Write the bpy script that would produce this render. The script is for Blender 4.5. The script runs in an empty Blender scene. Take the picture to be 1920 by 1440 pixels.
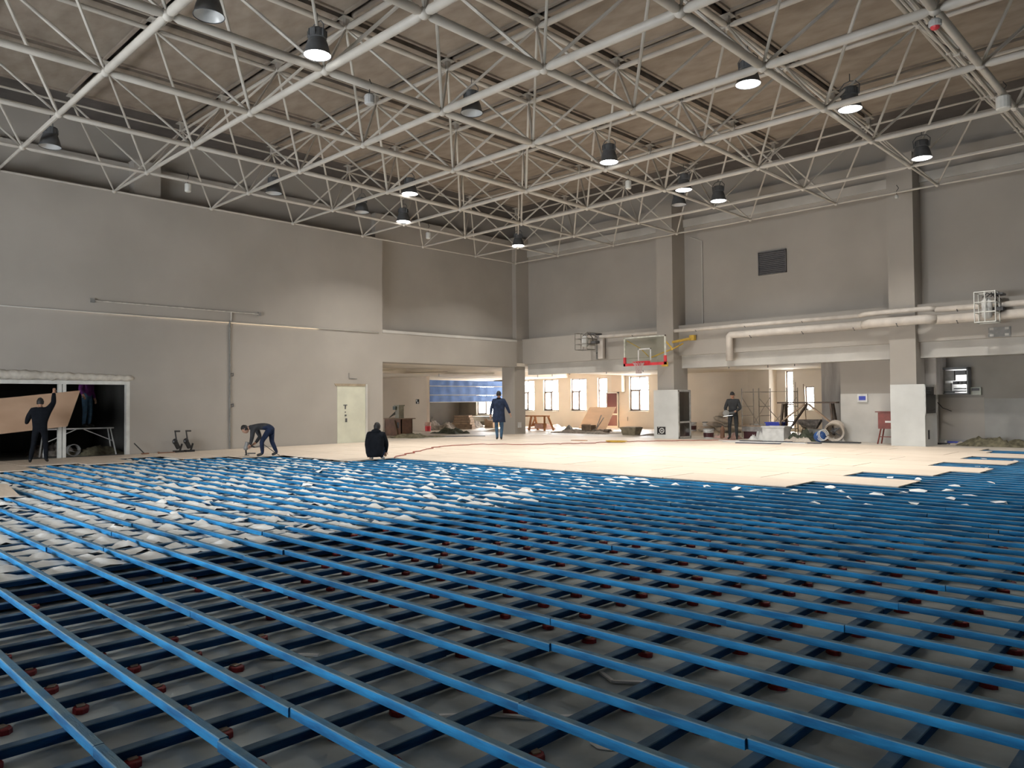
import bpy, bmesh, math, random
import numpy as np
from mathutils import Vector, Matrix, Euler, Quaternion

random.seed(7)
scene = bpy.context.scene
COL = scene.collection
PI = math.pi
R = math.radians

# ------------------------------------------------------------------ camera
CAM = (24.186, -25.114, 1.60)
cam_d = bpy.data.cameras.new('camera')
cam = bpy.data.objects.new('camera', cam_d)
COL.objects.link(cam)
cam_d.sensor_width = 36.0
cam_d.lens = 36.0 * 1420.0 / 1920.0
cam_d.clip_end = 300
yaw, pitch, roll = 2.3430, 0.0240, -0.009
fwd = Vector((math.cos(yaw) * math.cos(pitch), math.sin(yaw) * math.cos(pitch), math.sin(pitch)))
rgt = Vector((math.sin(yaw), -math.cos(yaw), 0))
upv = rgt.cross(fwd)
r2 = rgt * math.cos(roll) + upv * math.sin(roll)
u2 = upv * math.cos(roll) - rgt * math.sin(roll)
mm = Matrix((r2, u2, -fwd)).transposed().to_4x4()
mm.translation = Vector(CAM)
cam.matrix_world = mm
scene.camera = cam

# ------------------------------------------------------------------ light and exposure
vs = scene.view_settings
vs.view_transform = 'Standard'
vs.look = 'None'
vs.exposure = 0.0
vs.gamma = 1.0
vs.use_curve_mapping = False
try:
    scene.cycles.max_bounces = 8
    scene.cycles.diffuse_bounces = 5
    scene.cycles.sample_clamp_indirect = 6.0
    scene.cycles.use_light_tree = True
except Exception:
    pass

world = bpy.data.worlds.new('daylight')
scene.world = world
world.use_nodes = True
wn = world.node_tree.nodes
wn['Background'].inputs['Color'].default_value = (0.95, 0.97, 1.0, 1)
wn['Background'].inputs['Strength'].default_value = 35.0

sd = bpy.data.lights.new('sun', 'SUN')
sd.energy = 330.0
sd.angle = R(1.5)
sd.color = (1.0, 0.80, 0.58)
sun = bpy.data.objects.new('sun', sd)
COL.objects.link(sun)
sdir = Vector((0.30, -0.80, -0.62)).normalized()      # daylight comes in through the annex windows
sun.rotation_euler = sdir.to_track_quat('-Z', 'Y').to_euler()

LAMP_W = 172.0


def portal(name, loc, w, h, normal):
    d = bpy.data.lights.new(name, 'AREA')
    d.shape = 'RECTANGLE'
    d.size, d.size_y = w, h
    d.cycles.is_portal = True
    o = bpy.data.objects.new(name, d)
    COL.objects.link(o)
    o.location = loc
    o.rotation_euler = Vector(normal).to_track_quat('-Z', 'Z').to_euler()
    return o


# ------------------------------------------------------------------ helpers
class MB:
    """collects shapes and links them as one mesh object"""

    def __init__(self):
        self.v, self.f, self.m = [], [], []

    def add(self, verts, faces, mi=0, M=None):
        b = len(self.v)
        for p in verts:
            p = Vector(p)
            self.v.append(tuple(M @ p) if M is not None else tuple(p))
        for f in faces:
            self.f.append(tuple(b + i for i in f))
            self.m.append(mi)
        return self

    def box(self, c, s, rot=None, mi=0, taper=None):
        x, y, z = s[0] / 2, s[1] / 2, s[2] / 2
        t = taper if taper else 1.0
        vs_ = [(-x * t, -y * t, -z), (x * t, -y * t, -z), (x * t, y * t, -z), (-x * t, y * t, -z),
               (-x, -y, z), (x, -y, z), (x, y, z), (-x, y, z)]
        fs = [(0, 3, 2, 1), (4, 5, 6, 7), (0, 1, 5, 4), (1, 2, 6, 5), (2, 3, 7, 6), (3, 0, 4, 7)]
        M = Matrix.Translation(c)
        if rot is not None:
            M = M @ (rot.to_4x4() if isinstance(rot, (Matrix, Quaternion)) and not (isinstance(rot, Matrix) and len(rot) == 4)
                     else (rot if isinstance(rot, Matrix) else Euler(rot).to_matrix().to_4x4()))
        return self.add(vs_, fs, mi, M)

    def span(self, x0, x1, y0, y1, z0, z1, mi=0):
        return self.box(((x0 + x1) / 2, (y0 + y1) / 2, (z0 + z1) / 2), (abs(x1 - x0), abs(y1 - y0), abs(z1 - z0)), None, mi)

    def bar(self, p, q, w, h, mi=0, upref=(0, 0, 1)):
        p, q = Vector(p), Vector(q)
        d = q - p
        L = d.length
        if L < 1e-6:
            return self
        d.normalize()
        u = Vector(upref)
        if abs(d.dot(u)) > 0.98:
            u = Vector((1, 0, 0))
        s = d.cross(u).normalized()
        u = s.cross(d).normalized()
        M = Matrix((s, u, d)).transposed().to_4x4()
        M.translation = (p + q) / 2
        x, y, z = w / 2, h / 2, L / 2
        vs_ = [(-x, -y, -z), (x, -y, -z), (x, y, -z), (-x, y, -z), (-x, -y, z), (x, -y, z), (x, y, z), (-x, y, z)]
        fs = [(0, 3, 2, 1), (4, 5, 6, 7), (0, 1, 5, 4), (1, 2, 6, 5), (2, 3, 7, 6), (3, 0, 4, 7)]
        return self.add(vs_, fs, mi, M)

    def tube(self, pts, r, n=8, mi=0, cap=True):
        pts = [Vector(p) for p in pts]
        k = len(pts)
        rr = r if isinstance(r, (list, tuple)) else [r] * k
        vs_, fs = [], []
        prev = None
        for i, p in enumerate(pts):
            if i == 0:
                d = pts[1] - pts[0]
            elif i == k - 1:
                d = pts[-1] - pts[-2]
            else:
                d = (pts[i + 1] - pts[i]).normalized() + (pts[i] - pts[i - 1]).normalized()
            if d.length < 1e-9:
                d = Vector((0, 0, 1))
            d.normalize()
            if prev is None:
                u = Vector((0, 0, 1)) if abs(d.z) < 0.9 else Vector((1, 0, 0))
                s = d.cross(u).normalized()
            else:
                s = (prev - d * prev.dot(d))
                s = s.normalized() if s.length > 1e-6 else d.orthogonal().normalized()
            prev = s
            t = d.cross(s)
            for a in range(n):
                th = 2 * PI * a / n
                vs_.append(p + (s * math.cos(th) + t * math.sin(th)) * rr[i])
        for i in range(k - 1):
            for a in range(n):
                b = (a + 1) % n
                fs.append((i * n + a, i * n + b, (i + 1) * n + b, (i + 1) * n + a))
        if cap:
            fs.append(tuple(range(n - 1, -1, -1)))
            fs.append(tuple((k - 1) * n + a for a in range(n)))
        return self.add(vs_, fs, mi)

    def lathe(self, prof, n=16, M=None, mi=0, close=False):
        vs_, fs = [], []
        for (r, z) in prof:
            for a in range(n):
                th = 2 * PI * a / n
                vs_.append((r * math.cos(th), r * math.sin(th), z))
        for i in range(len(prof) - 1):
            for a in range(n):
                b = (a + 1) % n
                fs.append((i * n + a, i * n + b, (i + 1) * n + b, (i + 1) * n + a))
        if close:
            fs.append(tuple(range(n - 1, -1, -1)))
            fs.append(tuple((len(prof) - 1) * n + a for a in range(n)))
        return self.add(vs_, fs, mi, M)

    def ball(self, c, r, n=10, m=7, mi=0, sq=(1, 1, 1), rot=None):
        vs_, fs = [], []
        for i in range(m + 1):
            ph = PI * i / m
            for a in range(n):
                th = 2 * PI * a / n
                vs_.append((r * sq[0] * math.sin(ph) * math.cos(th), r * sq[1] * math.sin(ph) * math.sin(th), r * sq[2] * math.cos(ph)))
        for i in range(m):
            for a in range(n):
                b = (a + 1) % n
                fs.append((i * n + a, (i + 1) * n + a, (i + 1) * n + b, i * n + b))
        M = Matrix.Translation(c)
        if rot is not None:
            M = M @ Euler(rot).to_matrix().to_4x4()
        return self.add(vs_, fs, mi, M)

    def prism(self, poly, z0, z1, mi=0, M=None):
        n = len(poly)
        vs_ = [(x, y, z0) for x, y in poly] + [(x, y, z1) for x, y in poly]
        fs = [tuple(range(n - 1, -1, -1)), tuple(range(n, 2 * n))]
        for a in range(n):
            b = (a + 1) % n
            fs.append((a, b, n + b, n + a))
        return self.add(vs_, fs, mi, M)

    def mesh(self, name, mats, smooth=False):
        me = bpy.data.meshes.new(name)
        me.from_pydata(self.v, [], self.f)
        ms = mats if isinstance(mats, (list, tuple)) else [mats]
        for m in ms:
            me.materials.append(m)
        if len(ms) > 1:
            me.polygons.foreach_set('material_index', self.m)
        if smooth:
            me.polygons.foreach_set('use_smooth', [True] * len(me.polygons))
        me.update()
        return me

    def build(self, name, mats, parent=None, loc=(0, 0, 0), rz=0, smooth=False):
        return link(name, self.mesh(name, mats, smooth), parent, loc, rz)


def link(name, me, parent=None, loc=(0, 0, 0), rz=0):
    o = bpy.data.objects.new(name, me)
    COL.objects.link(o)
    o.location = loc
    if rz:
        o.rotation_euler = (0, 0, rz)
    if parent is not None:
        o.parent = parent
    return o


def put(name, me, parent, M):
    o = bpy.data.objects.new(name, me)
    COL.objects.link(o)
    o.parent = parent
    o.matrix_local = M
    return o


def thing(name, label, cat, loc=(0, 0, 0), rz=0, group=None):
    o = bpy.data.objects.new(name, None)
    o.empty_display_size = 0.1
    COL.objects.link(o)
    o.location = loc
    o.rotation_euler = (0, 0, rz)
    tag(o, label, cat, group)
    return o


def tag(o, label, cat, group=None):
    o['label'] = label
    o['category'] = cat
    if group:
        o['group'] = group
    return o


def struct(o, label=None):
    o['kind'] = 'structure'
    if label:
        o['label'] = label
    return o


def stuff(o):
    o['kind'] = 'stuff'
    return o


def empty(name, loc=(0, 0, 0)):
    o = bpy.data.objects.new(name, None)
    COL.objects.link(o)
    o.location = loc
    return o


def clone(root, loc, rz=0, label=None):
    r = root.copy()
    COL.objects.link(r)
    r.location = loc
    r.rotation_euler = (0, 0, rz)
    if label:
        r['label'] = label
    for ch in list(root.children):
        c = ch.copy()
        COL.objects.link(c)
        c.parent = r
        for g in list(ch.children):
            d = g.copy()
            COL.objects.link(d)
            d.parent = c
    return r


# ------------------------------------------------------------------ materials
def mat(name, col, rough=0.6, var=0.12, scale=6.0, bump=0.0, bscale=40.0, metal=0.0, spec=0.5, col2=None, stretch=None,
        top=None, rand=0.0, detail=4.0, lo=0.35, hi=0.65):
    m = bpy.data.materials.new(name)
    m.use_nodes = True
    nt = m.node_tree
    N, Lk = nt.nodes, nt.links
    bs = N['Principled BSDF']
    bs.inputs['Roughness'].default_value = rough
    bs.inputs['Metallic'].default_value = metal
    bs.inputs['Specular IOR Level'].default_value = spec
    tc = N.new('ShaderNodeTexCoord')
    mp = N.new('ShaderNodeMapping')
    Lk.new(tc.outputs['Object'], mp.inputs['Vector'])
    if stretch:
        mp.inputs['Scale'].default_value = stretch
    nz = N.new('ShaderNodeTexNoise')
    nz.inputs['Scale'].default_value = scale
    nz.inputs['Detail'].default_value = detail
    Lk.new(mp.outputs['Vector'], nz.inputs['Vector'])
    cr = N.new('ShaderNodeValToRGB')
    c2 = col2 if col2 else tuple(max(0, c * (1 - var * 2)) for c in col)
    c1 = col if col2 else tuple(min(1, c * (1 + var)) for c in col)
    cr.color_ramp.elements[0].position = lo
    cr.color_ramp.elements[1].position = hi
    cr.color_ramp.elements[0].color = (*c2, 1)
    cr.color_ramp.elements[1].color = (*c1, 1)
    Lk.new(nz.outputs['Fac'], cr.inputs['Fac'])
    out = cr.outputs['Color']
    if rand:
        oi = N.new('ShaderNodeObjectInfo')
        mr = N.new('ShaderNodeMapRange')
        mr.inputs['To Min'].default_value = 1 - rand
        mr.inputs['To Max'].default_value = 1 + rand
        Lk.new(oi.outputs['Random'], mr.inputs['Value'])
        mx = N.new('ShaderNodeMix')
        mx.data_type = 'RGBA'
        mx.blend_type = 'MULTIPLY'
        mx.inputs['Factor'].default_value = 1
        Lk.new(out, mx.inputs['A'])
        Lk.new(mr.outputs['Result'], mx.inputs['B'])
        out = mx.outputs['Result']
    if top:
        # dust that settled on upward faces
        ge = N.new('ShaderNodeNewGeometry')
        sp = N.new('ShaderNodeSeparateXYZ')
        Lk.new(ge.outputs['True Normal'], sp.inputs['Vector'])
        n2 = N.new('ShaderNodeTexNoise')
        n2.inputs['Scale'].default_value = 9
        n2.inputs['Detail'].default_value = 3
        Lk.new(tc.outputs['Object'], n2.inputs['Vector'])
        mr2 = N.new('ShaderNodeMapRange')
        mr2.inputs['From Min'].default_value = 0.35
        mr2.inputs['From Max'].default_value = 0.6
        mr2.inputs['To Min'].default_value = 0.45
        mr2.inputs['To Max'].default_value = 0.95
        Lk.new(n2.outputs['Fac'], mr2.inputs['Value'])
        gt = N.new('ShaderNodeMath')
        gt.operation = 'GREATER_THAN'
        gt.inputs[1].default_value = 0.7
        Lk.new(sp.outputs['Z'], gt.inputs[0])
        ml = N.new('ShaderNodeMath')
        ml.operation = 'MULTIPLY'
        Lk.new(gt.outputs[0], ml.inputs[0])
        Lk.new(mr2.outputs['Result'], ml.inputs[1])
        mx2 = N.new('ShaderNodeMix')
        mx2.data_type = 'RGBA'
        Lk.new(ml.outputs[0], mx2.inputs['Factor'])
        Lk.new(out, mx2.inputs['A'])
        mx2.inputs['B'].default_value = (*top, 1)
        out = mx2.outputs['Result']
    Lk.new(out, bs.inputs['Base Color'])
    if bump:
        nb = N.new('ShaderNodeTexNoise')
        nb.inputs['Scale'].default_value = bscale
        nb.inputs['Detail'].default_value = 5
        Lk.new(mp.outputs['Vector'], nb.inputs['Vector'])
        bp_ = N.new('ShaderNodeBump')
        bp_.inputs['Strength'].default_value = bump
        bp_.inputs['Distance'].default_value = 0.02
        Lk.new(nb.outputs['Fac'], bp_.inputs['Height'])
        Lk.new(bp_.outputs['Normal'], bs.inputs['Normal'])
    return m


def emit(name, col, s):
    m = bpy.data.materials.new(name)
    m.use_nodes = True
    nt = m.node_tree
    nt.nodes.remove(nt.nodes['Principled BSDF'])
    e = nt.nodes.new('ShaderNodeEmission')
    e.inputs['Color'].default_value = (*col, 1)
    e.inputs['Strength'].default_value = s
    nt.links.new(e.outputs[0], nt.nodes['Material Output'].inputs['Surface'])
    return m


def glassy(name, tint, f=0.12, rough=0.05):
    m = bpy.data.materials.new(name)
    m.use_nodes = True
    nt = m.node_tree
    nt.nodes.remove(nt.nodes['Principled BSDF'])
    t = nt.nodes.new('ShaderNodeBsdfTransparent')
    t.inputs['Color'].default_value = (*tint, 1)
    g = nt.nodes.new('ShaderNodeBsdfGlossy')
    g.inputs['Roughness'].default_value = rough
    mx = nt.nodes.new('ShaderNodeMixShader')
    mx.inputs[0].default_value = f
    nt.links.new(t.outputs[0], mx.inputs[1])
    nt.links.new(g.outputs[0], mx.inputs[2])
    nt.links.new(mx.outputs[0], nt.nodes['Material Output'].inputs['Surface'])
    return m


WALL = mat('wall_paint', (0.375, 0.352, 0.318), 0.75, 0.035, 0.5, 0.03, 30, spec=0.25)
WALL2 = mat('wall_patch_paint', (0.50, 0.49, 0.46), 0.7, 0.05, 1.2, spec=0.3)
PLASTER = mat('bare_plaster', (0.33, 0.31, 0.29), 0.9, 0.12, 1.5, 0.1, 12, stretch=(3, 3, 0.5))
UNLIT = mat('unlit_wall_shade', (0.045, 0.04, 0.034), 0.9, 0.1, 1.0)  # dimness of the room under the tarpaulin, put into the wall colour
TANWALL = mat('tan_partition_paint', (0.64, 0.55, 0.45), 0.8, 0.03, 0.7)
BAYW = mat('bay_shaded_paint', (0.29, 0.275, 0.25), 0.85, 0.06, 0.8)  # shade beneath the lintel is mixed into this wall colour
BAYP = mat('bay_patch_paint', (0.34, 0.34, 0.325), 0.8, 0.06, 1.2)
WARMWALL = mat('annex_wall_paint', (0.66, 0.60, 0.52), 0.75, 0.03, 0.7, spec=0.25)
CEILW = mat('annex_ceiling_paint', (0.72, 0.66, 0.57), 0.8, 0.05, 1.0)
CONC = mat('screed_concrete', (0.55, 0.605, 0.60), 0.9, 0.1, 1.6, 0.15, 14, col2=(0.29, 0.32, 0.32), detail=8)
TILE = mat('annex_floor', (0.62, 0.57, 0.5), 0.5, 0.08, 1.5)
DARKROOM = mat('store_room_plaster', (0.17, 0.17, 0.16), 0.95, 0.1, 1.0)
PANEL = mat('ceiling_board', (0.31, 0.265, 0.22), 0.95, 0.1, 1.3, 0.1, 8, col2=(0.23, 0.19, 0.155), stretch=(1, 2.2, 1), rand=0.06, detail=6)
SLAB = mat('roof_underside', (0.11, 0.10, 0.095), 0.95, 0.08, 2)
STEEL = mat('painted_truss_steel', (0.49, 0.465, 0.42), 0.45, 0.06, 2.0, spec=0.4)
JOIST = mat('blue_stained_joist', (0.019, 0.215, 0.47), 0.75, 0.1, 4.0, 0.2, 30, spec=0.2, col2=(0.008, 0.10, 0.25), stretch=(0.8, 5, 5),
            top=(0.16, 0.25, 0.30), rand=0.25, detail=7)
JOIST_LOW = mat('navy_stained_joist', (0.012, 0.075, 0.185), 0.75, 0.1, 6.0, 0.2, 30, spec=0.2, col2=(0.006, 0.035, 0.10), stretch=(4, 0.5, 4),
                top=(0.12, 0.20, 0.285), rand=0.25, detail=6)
PADRED = mat('red_rubber_pad', (0.26, 0.012, 0.016), 0.6, 0.15, 12)
PADWOOD = mat('packing_chip', (0.42, 0.34, 0.26), 0.8, 0.15, 12)
PLY = mat('plywood_face', (0.73, 0.64, 0.54), 0.55, 0.06, 2.2, 0.03, 20, col2=(0.66, 0.56, 0.455), stretch=(0.5, 4, 1), rand=0.07, spec=0.35)
PLYB = mat('brown_plywood_face', (0.46, 0.315, 0.215), 0.6, 0.06, 2.2, 0.03, 20, col2=(0.40, 0.265, 0.175), stretch=(4, 0.5, 1))
PLYT = mat('tan_plywood_face', (0.58, 0.43, 0.31), 0.6, 0.05, 2.2, 0.03, 20, stretch=(0.5, 4, 1))
FELT = mat('white_felt', (0.86, 0.89, 0.89), 0.95, 0.05, 5, 0.25, 25)
BLACKSTRIP = mat('black_strip', (0.012, 0.013, 0.014), 0.5, 0.1, 8)
DARKMET = mat('dark_lamp_shade', (0.085, 0.09, 0.095), 0.45, 0.1, 8)
LAMP_IN = mat('lamp_reflector', (0.42, 0.43, 0.43), 0.3, 0.05, 5)
LAMP_ON = emit('lamp_glow', (1.0, 0.98, 0.95), 9.0)
WHITEP = mat('white_frame_paint', (0.62, 0.63, 0.60), 0.45, 0.05, 5)
BLACK = mat('black_plastic', (0.012, 0.012, 0.013), 0.45, 0.1, 8)
GLASS = glassy('window_glass', (0.97, 0.98, 0.98))
GREY = mat('grey_metal', (0.22, 0.22, 0.21), 0.5, 0.1, 6)
DGREY = mat('dark_grey_louvre', (0.10, 0.10, 0.105), 0.6, 0.08, 6)
PIPEW = mat('pipe_lagging', (0.60, 0.56, 0.51), 0.6, 0.06, 3)
REDP = mat('red_padding', (0.62, 0.045, 0.06), 0.5, 0.08, 8)
YELLOW = mat('yellow_steel', (0.56, 0.37, 0.06), 0.5, 0.1, 8)
ORANGEW = mat('orange_timber', (0.46, 0.20, 0.075), 0.6, 0.12, 6)
BROWNW = mat('brown_timber', (0.20, 0.10, 0.06), 0.6, 0.12, 5)
RAWWOOD = mat('weathered_board', (0.33, 0.24, 0.17), 0.75, 0.15, 5, stretch=(1, 6, 1))
DARKWOOD = mat('dark_trestle_timber', (0.085, 0.06, 0.045), 0.7, 0.2, 6)
BLUEPL = mat('blue_plastic', (0.03, 0.055, 0.42), 0.4, 0.08, 6)
WHITEPL = mat('white_plastic', (0.62, 0.63, 0.62), 0.4, 0.06, 6)
GREENF = mat('green_sacking', (0.065, 0.075, 0.052), 0.9, 0.2, 10, 0.3, 40)
OLIVE = mat('olive_sheeting', (0.17, 0.155, 0.10), 0.9, 0.25, 8, 0.3, 30)
DUSTGREY = mat('dusty_rubble', (0.30, 0.27, 0.24), 0.9, 0.25, 8, 0.3, 20)
CREAMSACK = mat('cream_sack', (0.56, 0.50, 0.43), 0.85, 0.1, 8)
REDBOX = mat('red_enamel', (0.19, 0.04, 0.03), 0.45, 0.1, 8)
TARP = mat('blue_tarpaulin', (0.11, 0.23, 0.56), 0.6, 0.08, 3, 0.15, 8, rand=0.05)
BURG = mat('burgundy_panel', (0.06, 0.014, 0.018), 0.5, 0.08, 4)
SCAF = mat('scaffold_tube', (0.36, 0.33, 0.28), 0.45, 0.1, 8)
SCREAM = mat('bright_metal', (0.62, 0.61, 0.58), 0.3, 0.15, 5, metal=0.7)
FOAM = mat('expanding_foam', (0.56, 0.53, 0.47), 0.9, 0.06, 9, 0.3, 20)
SKIN = mat('skin', (0.42, 0.24, 0.16), 0.55, 0.05, 6)
HAIR = mat('black_hair', (0.012, 0.011, 0.011), 0.6, 0.2, 20)
NAVY = mat('navy_coat_cloth', (0.028, 0.04, 0.075), 0.95, 0.12, 10, spec=0.1)
DENIM = mat('blue_denim', (0.06, 0.115, 0.19), 0.95, 0.15, 8, spec=0.1)
DENIMD = mat('dark_denim', (0.022, 0.032, 0.065), 0.95, 0.15, 8, spec=0.1)
BLACKJ = mat('black_jacket', (0.009, 0.011, 0.015), 0.95, 0.12, 8, spec=0.1)
CHARC = mat('charcoal_cloth', (0.045, 0.047, 0.05), 0.95, 0.12, 8, spec=0.1)
GREYTOP = mat('dark_grey_jumper', (0.05, 0.052, 0.056), 0.95, 0.12, 8, spec=0.1)
PURPLE = mat('purple_jumper', (0.12, 0.03, 0.14), 0.95, 0.12, 8, spec=0.1)
SHOE = mat('black_shoe', (0.015, 0.015, 0.015), 0.5, 0.1, 8)
GLOVEW = mat('pale_glove', (0.5, 0.5, 0.48), 0.85, 0.1, 8)
ORANGEC = mat('red_cable_sheath', (0.30, 0.06, 0.04), 0.5, 0.1, 10)
PINKBAG = mat('pink_bag', (0.55, 0.36, 0.31), 0.8, 0.1, 8)
PAPER = mat('pale_paper', (0.72, 0.72, 0.70), 0.8, 0.05, 8)

# ------------------------------------------------------------------ the setting
DECK = 0.135
ROOF = 10.35


def sbox(name, x0, x1, y0, y1, z0, z1, m, parent=None, label=None):
    b = MB()
    b.span(x0, x1, y0, y1, z0, z1)
    o = b.build(name, m, parent)
    if parent is None:
        struct(o, label)
    return o


flo = sbox('floor', 0, 31.3, -33.3, 0.2, -0.2, 0, CONC)
b = MB()
b.span(0, 31.3, 0.2, 9.3, -0.2, 0.12)
b.span(-16, 0, -7.5, 9.3, -0.2, 0.12)
b.build('annex_floor', TILE, flo)
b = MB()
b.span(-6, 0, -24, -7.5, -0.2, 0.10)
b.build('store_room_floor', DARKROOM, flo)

# left wall: opening y -20.4..-16.8, z 0.1..2.33
b = MB()
b.span(-0.3, 0, -33.3, -20.4, 0, 8.02)
b.span(-0.3, 0, -20.4, -16.8, 2.33, 8.02)
b.span(-0.3, 0, -16.8, -7.5, 0, 8.02)
b.span(-0.3, 0, -20.4, -16.8, -0.1, 0.09)
b.span(-0.75, -0.3, -33.3, -7.5, 7.7, 8.02)
b.span(-1.0, -0.7, -33.3, -7.5, 8.02, 9.15)
b.span(-1.0, -0.45, -7.5, 1.1, 4.47, 9.15)
b.span(-1.3, -1.0, -33.3, 1.4, 4.47, ROOF)
wl = struct(b.build('wall_left', WALL))
b = MB()
b.span(-0.9, 0, -7.5, 0.05, 3.22, 4.47)
b.build('ledge_beam', WALL, wl)
b = MB()
b.span(0.0, 0.02, -7.5, 0.05, 4.36, 4.47)
b.build('ledge_strip', WALL2, wl)
for yy in (-24.9, -16.2):
    b = MB()
    b.span(-0.9, -0.28, yy - 0.4, yy + 0.4, 8.02, 9.2)
    b.build('wall_pier', WALL, wl)

# right wall at the ledge, upper wall set back
b = MB()
b.span(-1.0, 31.3, 1.1, 1.4, 4.5, 9.38)
b.span(-1.0, 31.3, 1.3, 1.6, 9.3, ROOF)
wr = struct(b.build('wall_right', WALL))
b = MB()
b.span(-1.0, 31.3, 0.6, 1.45, 3.36, 4.53)
b.build('ledge_beam', WALL, wr)
for (x0, x1) in ((0.0, 7.52), (8.26, 16.06), (16.82, 25.3)):
    b = MB()
    b.span(x0, x1, 0.8, 1.2, 2.87, 3.36)
    b.build('lintel', WALL2, wr)
b = MB()
b.span(-0.2, 31.3, 1.02, 1.12, 8.45, 8.75)
b.build('wall_band', WALL2, wr)

# the columns on the right-hand side, each with its boxed-in base
tr1 = empty('trim_1', (7.9, 0.6, 0))
struct(tr1)
b = MB()
b.span(-0.38, 0.36, -0.4, 0.6, 0, 9.3)
b.build('column_shaft', WALL, tr1)
tr2 = empty('trim_2', (16.45, 0.8, 0))
struct(tr2)
b = MB()
b.span(-0.39, 0.37, -0.45, 0.6, 0, 9.3)
b.build('column_shaft', WALL, tr2)
tr3 = empty('trim_3', (25.1, 0.8, 0))
struct(tr3)
b = MB()
b.span(-0.38, 0.37, -0.45, 0.6, 0, 9.3)
b.build('column_shaft', WALL, tr3)
tr4 = empty('trim_4', (-0.55, 0.4, 0))
struct(tr4)
b = MB()
b.span(-0.42, 0.40, -0.35, 0.35, 0, 4.47)
b.span(-0.12, 0.35, -0.15, 0.85, 4.47, 9.3)
b.build('column_shaft', WALL, tr4)

# annex behind the right wall and around the corner
WIN = [(-12.3, -10.7), (-8.35, -7.15), (-6.40, -5.22), (-4.25, -3.10), (-2.28, -1.62), (-0.10, 1.14), (8.72, 9.08), (9.62, 10.04)]
b = MB()
xs = -14.0
for (x0, x1) in WIN:
    if x0 > 8:
        break
    b.span(xs, x0, 9.0, 9.3, 0, 3.4)
    z0 = 1.07 if x0 > -10 else 0.8
    b.span(x0, x1, 9.0, 9.3, 0, z0)
    b.span(x0, x1, 9.0, 9.3, 2.93, 3.4)
    xs = x1
b.span(xs, 8.72, 9.0, 9.3, 0, 3.4)
b.span(8.72, 9.08, 9.0, 9.3, 0, 0.25)
b.span(8.72, 9.08, 9.0, 9.3, 2.93, 3.4)
b.span(9.08, 9.62, 9.0, 9.3, 0, 3.4)
b.span(9.62, 10.04, 9.0, 9.3, 0, 1.13)
b.span(9.62, 10.04, 9.0, 9.3, 2.2, 3.4)
b.span(10.04, 31.3, 9.0, 9.3, 0, 3.4)
wa = struct(b.build('wall_back', WARMWALL))
b = MB()
b.span(7.25, 8.3, 8.2, 9.0, 0, 3.0)
b.build('annex_pier', WARMWALL, wa)
b = MB()
b.span(-13.5, -6.84, 0.3, 0.5, 0, 3.3)
b.build('annex_partition', TANWALL, wa)
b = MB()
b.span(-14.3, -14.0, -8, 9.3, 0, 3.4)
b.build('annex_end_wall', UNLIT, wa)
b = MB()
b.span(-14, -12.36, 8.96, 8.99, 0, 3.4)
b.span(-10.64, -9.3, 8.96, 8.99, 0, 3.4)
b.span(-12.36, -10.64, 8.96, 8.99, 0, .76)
b.build('shade_cladding', UNLIT, wa)  # thin dark facing added to paint shade over the back wall
b = MB()
for (x0, x1) in ((-14, -11.2), (-10.4, -7.8), (-7.0, -0.3)):
    b.span(x0, x1, -7.8, -7.5, 0, 3.4)
for (x0, x1) in ((-11.2, -10.4), (-7.8, -7.0)):  # openings added out of view to brighten the tan partition
    b.span(x0, x1, -7.8, -7.5, 0, 1.0)
    b.span(x0, x1, -7.8, -7.5, 2.0, 3.4)
    portal('daylight_portal', ((x0 + x1) / 2, -7.7, 1.5), x1 - x0, 1.0, (0, 1, 0))
b.build('annex_side_wall', WARMWALL, wa)
# the bare block beside the second column
b = MB()
b.span(13.06, 14.3, 2.4, 9.0, 0, 3.2)
b.build('plaster_block', PLASTER, wa)
b = MB()
b.span(14.0, 16.9, 1.7, 2.6, 0, 3.2)
b.build('painted_block', WALL, wa)
b = MB()
b.span(14.0, 16.9, 1.685, 1.70, 0.1, 1.78)
b.build('wall_patch', WALL2, wa)
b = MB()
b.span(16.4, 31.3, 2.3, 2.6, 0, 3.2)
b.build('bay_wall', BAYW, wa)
b = MB()
b.span(16.95, 18.2, 2.285, 2.30, 0.28, 1.62)
b.build('wall_patch', WALL, wa)
b = MB()
b.span(18.2, 31.0, 2.288, 2.30, 0.28, 1.58)
b.build('wall_patch', BAYP, wa)
b = MB()
b.span(16.4, 31.3, 2.27, 2.30, 0.12, 0.28)
b.build('skirting', BAYP, wa)
b = MB()
b.span(16.4, 17.15, 1.2, 2.3, 1.72, 3.2)
b.build('service_box_wall', PLASTER, wa)

# ceilings of the annex
b = MB()
b.span(0, 31.3, 1.2, 9.3, 3.0, 3.36)
b.span(-14, -4.4, -7.8, 9.3, 3.0, 3.3)
b.span(-4.4, -0.9, -7.8, 9.3, 3.24, 3.4)
b.span(-0.9, -0.03, 0.06, 9.3, 3.26, 3.4)
ac = struct(b.build('ceiling_annex', CEILW))
ac.name = 'ceiling_annex'

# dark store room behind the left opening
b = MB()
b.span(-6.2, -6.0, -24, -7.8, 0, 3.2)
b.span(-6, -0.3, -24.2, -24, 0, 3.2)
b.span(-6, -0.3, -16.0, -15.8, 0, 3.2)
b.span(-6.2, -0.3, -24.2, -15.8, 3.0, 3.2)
struct(b.build('wall_store_room', DARKROOM))

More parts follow.
